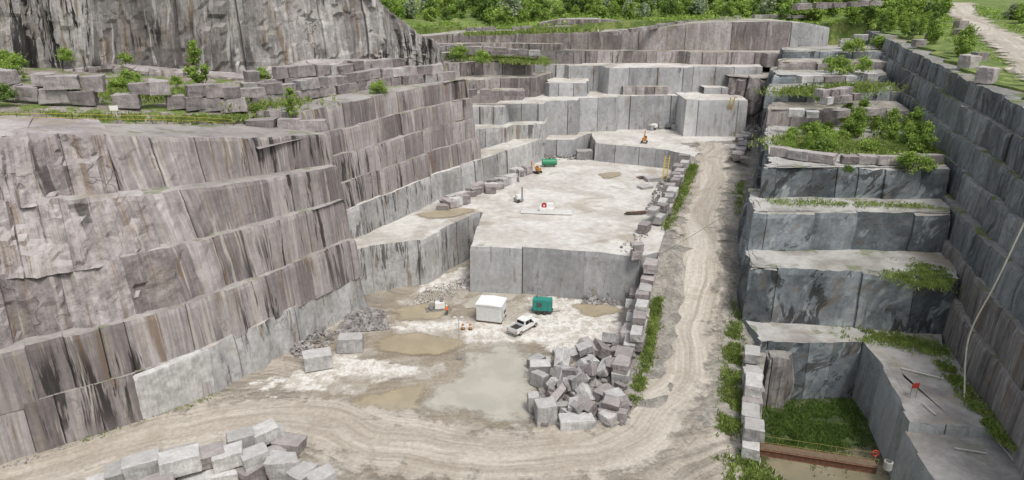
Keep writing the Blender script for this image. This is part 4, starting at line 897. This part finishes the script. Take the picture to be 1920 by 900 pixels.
def loader(u,v,z,rot,mat,label):
    q=S(u,v,z); e=emp('track_drill',(q.x,q.y,z+.08),rot,label,'drilling machine'); e.scale=(.68,.68,.72)
    for sg in (-1,1): 
        prof('track',[(-1.2,.05),(1.2,.05),(1.4,.35),(1.2,.65),(-1.2,.65),(-1.4,.35)],.4,P_black,e,.04).location=(0,sg*.85,0)
    box('engine_cover',(1.6,1.5,1.0),(-.3,0,1.25),mat,e,.1); box('cab',(.8,.8,1.3),(.6,-.35,1.6),mat,e,.06); box('cab_window',(.82,.7,.55),(.61,-.36,1.85),P_glass,e,.01)
    tubeo('boom',[(.6,.4,1.2),(1.6,.4,2.6),(2.4,.4,2.9)],.14,mat,e); box('mast',(.3,.3,3.6),(2.5,.4,1.9),mat,e,.03)
loader(1008,325,8.5,2.4,P_orange,'orange tracked drill with raised mast by a green tank')
loader(1208,268,13,1.2,P_orange,'orange tracked drill standing on the upper floor')
q=S(1030,312,8.5); e=emp('storage_tank',(q.x,q.y,8.6),.1,'green horizontal cylindrical storage tank on cradles','tank')
cyl('shell',.8,3.6,(0,0,1.0),P_green,e,(0,math.pi/2,0),seg=24,bev=.06); boxes('cradle',[((.2,1.2,.35),(-1.1,0,.17)),((.2,1.2,.35),(1.1,0,.17))],P_dark,e); cyl('hatch',.2,.2,(0,0,1.85),P_dark,e)
for (u,v,m,l) in [(1225,243,P_white,'small white compressor on the upper floor'),(1255,242,P_steel,'grey compressor on the upper floor'),(1237,232,P_steel,'small compressor on the upper floor')]:
    q=S(u,v,13); e=emp('air_compressor',(q.x,q.y,13.08),R.uniform(0,1),l,'compressor','compressors')
    box('housing',(2.0,1.2,1.1),(0,0,.95),m,e,.15); box('chassis',(2.3,1.0,.12),(0,0,.4),P_dark,e,.02)
    for sg in (-1,1): cyl('wheel',.28,.2,(0,sg*.6,.28),P_black,e,(math.pi/2,0,0))
def ladder(foot,top,label,mat=P_yellow):
    foot=Vector(foot); top=Vector(top); e=emp('access_ladder',foot,0,label,'ladder','yellow access ladders'); d=top-foot
    side=Vector((.5,0,0))
    for sg in (-1,1): tubeo('side_rail',[tuple(side*sg),tuple(d+side*sg)],.12,mat,e,5)
    k=int(d.length/.6)
    for i in range(1,k): p_=d*(i/k); tubeo('rung',[tuple(p_-side),tuple(p_+side)],.07,mat,e,4)
f_=S(1357,251,13.1); ladder(f_,(56.2,175.4,23.2),'yellow steel ladder leaning on the back wall')
f_=S(1246,337,8.6); ladder(f_,(f_.x+.6,f_.y+1.5,13.8),'yellow steel ladder against the sawn step')
for (u,v) in [(1190,400),(1212,333)]:
    q=S(u,v,8.5); e=emp('steel_scrap_stack',(q.x,q.y,8.6),.2,'stack of dark rusty steel beams on the floor','steel beams','rusty beam stacks')
    for i in range(7): box('beam',(R.uniform(3,5),.22,.22),(R.uniform(-.4,.4),-.8+.26*(i%5),.12+.25*(i//5)),P_rust if i%2 else P_dark,e,.02,rot=(0,0,R.uniform(-.1,.1)))
fp=[Vector((-92,79,34.0)),Vector((-79,81,33.7)),Vector((-66,91,32.8)),Vector((-56,96.5,31.6)),Vector((-49,101,30.6)),Vector((-43,105,29.4))]
fe=emp('rope_fence',fp[0],0,'yellow rope fence with thin posts along the ledge','fence')
C=catmull(fp,4)
for cpt in C: cyl('post',.04,1.3,tuple(cpt-fp[0]+Vector((0,0,.6))),P_dark,fe,seg=6)
for hh in (.6,1.15): tubeo('rope',[tuple(c_-fp[0]+Vector((0,0,hh))) for c_ in C],.03,P_yellow,fe,4)
q=S(215,212,33.0); e=emp('notice_board',(q.x,q.y,32.7),.2,'small white notice board on a fence','sign'); box('panel',(1.1,.05,.7),(0,0,1.0),P_white,e,.01); box('post',(.07,.07,1.2),(-.4,.06,.5),P_dark,e,.01); box('post',(.07,.07,1.2),(.4,.06,.5),P_dark,e,.01)
a=S(1425,838,.9); b=S(1642,872,.9); d=b-a; br=emp('steel_footbridge',a,math.atan2(d.y,d.x),'rusty steel footbridge with rope rails over the pit','footbridge'); Lb=d.length
boxes('girder',[((Lb,.12,.7),(Lb/2,-.55,-.3)),((Lb,.12,.7),(Lb/2,.55,-.3)),((Lb,.3,.05),(Lb/2,-.55,.08)),((Lb,.3,.05),(Lb/2,.55,.08)),((Lb,.3,.05),(Lb/2,-.55,-.66))],P_rust,br)
box('deck',(Lb,1.0,.06),(Lb/2,0,.14),P_wood,br,.01)
for i in range(7):
    for sg in (-1,1): cyl('post',.022,1.1,(Lb*i/6,sg*.6,.65),P_rope,br,seg=6)
for sg in (-1,1): tubeo('hand_rope',[(Lb*i/12,sg*.6,1.18-.05*(i%2)) for i in range(13)],.016,P_rope,br,4)
q=S(1641,850,1.8)
m=MB(); K=20
for i in range(K):
    t=i/K*6.283
    for j in range(8):
        s=j/8*6.283; rr=.36+.09*math.cos(s); m.v.append((rr*math.cos(t),.09*math.sin(s),rr*math.sin(t)))
for i in range(K):
    for j in range(8): m.f.append((i*8+j,i*8+(j+1)%8,((i+1)%K)*8+(j+1)%8,((i+1)%K)*8+j))
o=m.build('life_ring',P_red,True); o.location=(q.x,q.y,q.z); tag(o,'red life ring hung by the footbridge','life ring')
q=S(1662,885,1.2); e=emp('water_drum',(q.x,q.y,1.6),0,'dull white plastic drum beside the footbridge','drum'); cyl('shell',.45,1.0,(0,0,.5),P_drum,e,seg=20,bev=.05); cyl('lid',.3,.08,(0,0,1.04),P_dark,e)
q=S(1712,745,3); e=emp('warning_sign',(q.x,q.y,2.9),.1,'small red warning board on two thin legs','sign'); box('panel',(.9,.05,.7),(0,0,1.75),P_red,e,.01); box('leg',(.06,.06,1.9),(-.38,.07,.95),P_steel,e,.005); box('leg',(.06,.06,1.9),(.38,.07,.95),P_steel,e,.005)
for l,zz in [([(1730,755),(1755,778)],3.1),([(1760,790),(1860,812)],1.75),([(1860,815),(1915,880)],1.75),([(1690,690),(1770,710)],3.1),([(1790,840),(1850,850)],1.75)]:
    P=[S(u,v,zz) for u,v in l]; o=tubeo('plastic_pipe',P,.08,P_pvc); tag(o,'pale plastic pipe lying on the rock ledge','pipe','pipes on the ledge')
A_=S(1808,746,3.0)
hp=[Vector((62.0,75.5,34)),Vector((59.9,75,26)),Vector((57.9,74.6,17)),Vector((56.1,74.3,9.5)),A_]
o=tubeo('discharge_hose',catmull(hp,8),.10,P_hose); tag(o,'long pale hose hanging down the rock face','hose')
c0=S(1235,478,8.6); c1=Vector((S(1735,115,35.5))); hp=[c0.lerp(c1,t)+Vector((0,0,-10*t*(1-t))) for t in [i/30 for i in range(31)]]
o=tubeo('overhead_cable',hp,.03,P_dark,None,4); tag(o,'thin dark cable strung across the quarry','cable')

# ------------------------------------------------------------------ SKY / LIGHT / CAMERA
wd=bpy.data.worlds.new('World'); scene.world=wd; wd.use_nodes=True; nt=wd.node_tree; nt.nodes.clear()
sk=nt.nodes.new('ShaderNodeTexSky'); sk.sky_type='NISHITA'; sk.sun_disc=False; sk.sun_elevation=math.radians(60); sk.sun_rotation=math.radians(150); sk.dust_density=4; sk.air_density=1.2
hs=nt.nodes.new('ShaderNodeHueSaturation'); hs.inputs['Saturation'].default_value=.42
bg=nt.nodes.new('ShaderNodeBackground'); bg.inputs[1].default_value=.145; wo=nt.nodes.new('ShaderNodeOutputWorld')
nt.links.new(sk.outputs[0],hs.inputs['Color']); nt.links.new(hs.outputs[0],bg.inputs[0]); nt.links.new(bg.outputs[0],wo.inputs[0])
ld=bpy.data.lights.new('sun','SUN'); ld.energy=2.0; ld.angle=math.radians(13); ld.color=(1,.97,.92); lo=bpy.data.objects.new('sun',ld); coll.objects.link(lo)
el=math.radians(60); az=math.radians(150); dirv=Vector((math.sin(az)*math.cos(el),math.cos(az)*math.cos(el),math.sin(el)))
lo.rotation_euler=dirv.to_track_quat('Z','Y').to_euler()
cd=bpy.data.cameras.new('camera'); cd.lens=24; cd.sensor_width=36; cd.clip_end=6000; cd.clip_start=.5; co=bpy.data.objects.new('camera',cd); co.location=(0,0,H0); co.rotation_euler=(math.pi/2-PITCH,0,0); coll.objects.link(co); scene.camera=co
scene.view_settings.view_transform='Standard'; scene.view_settings.look='None'; scene.view_settings.exposure=0
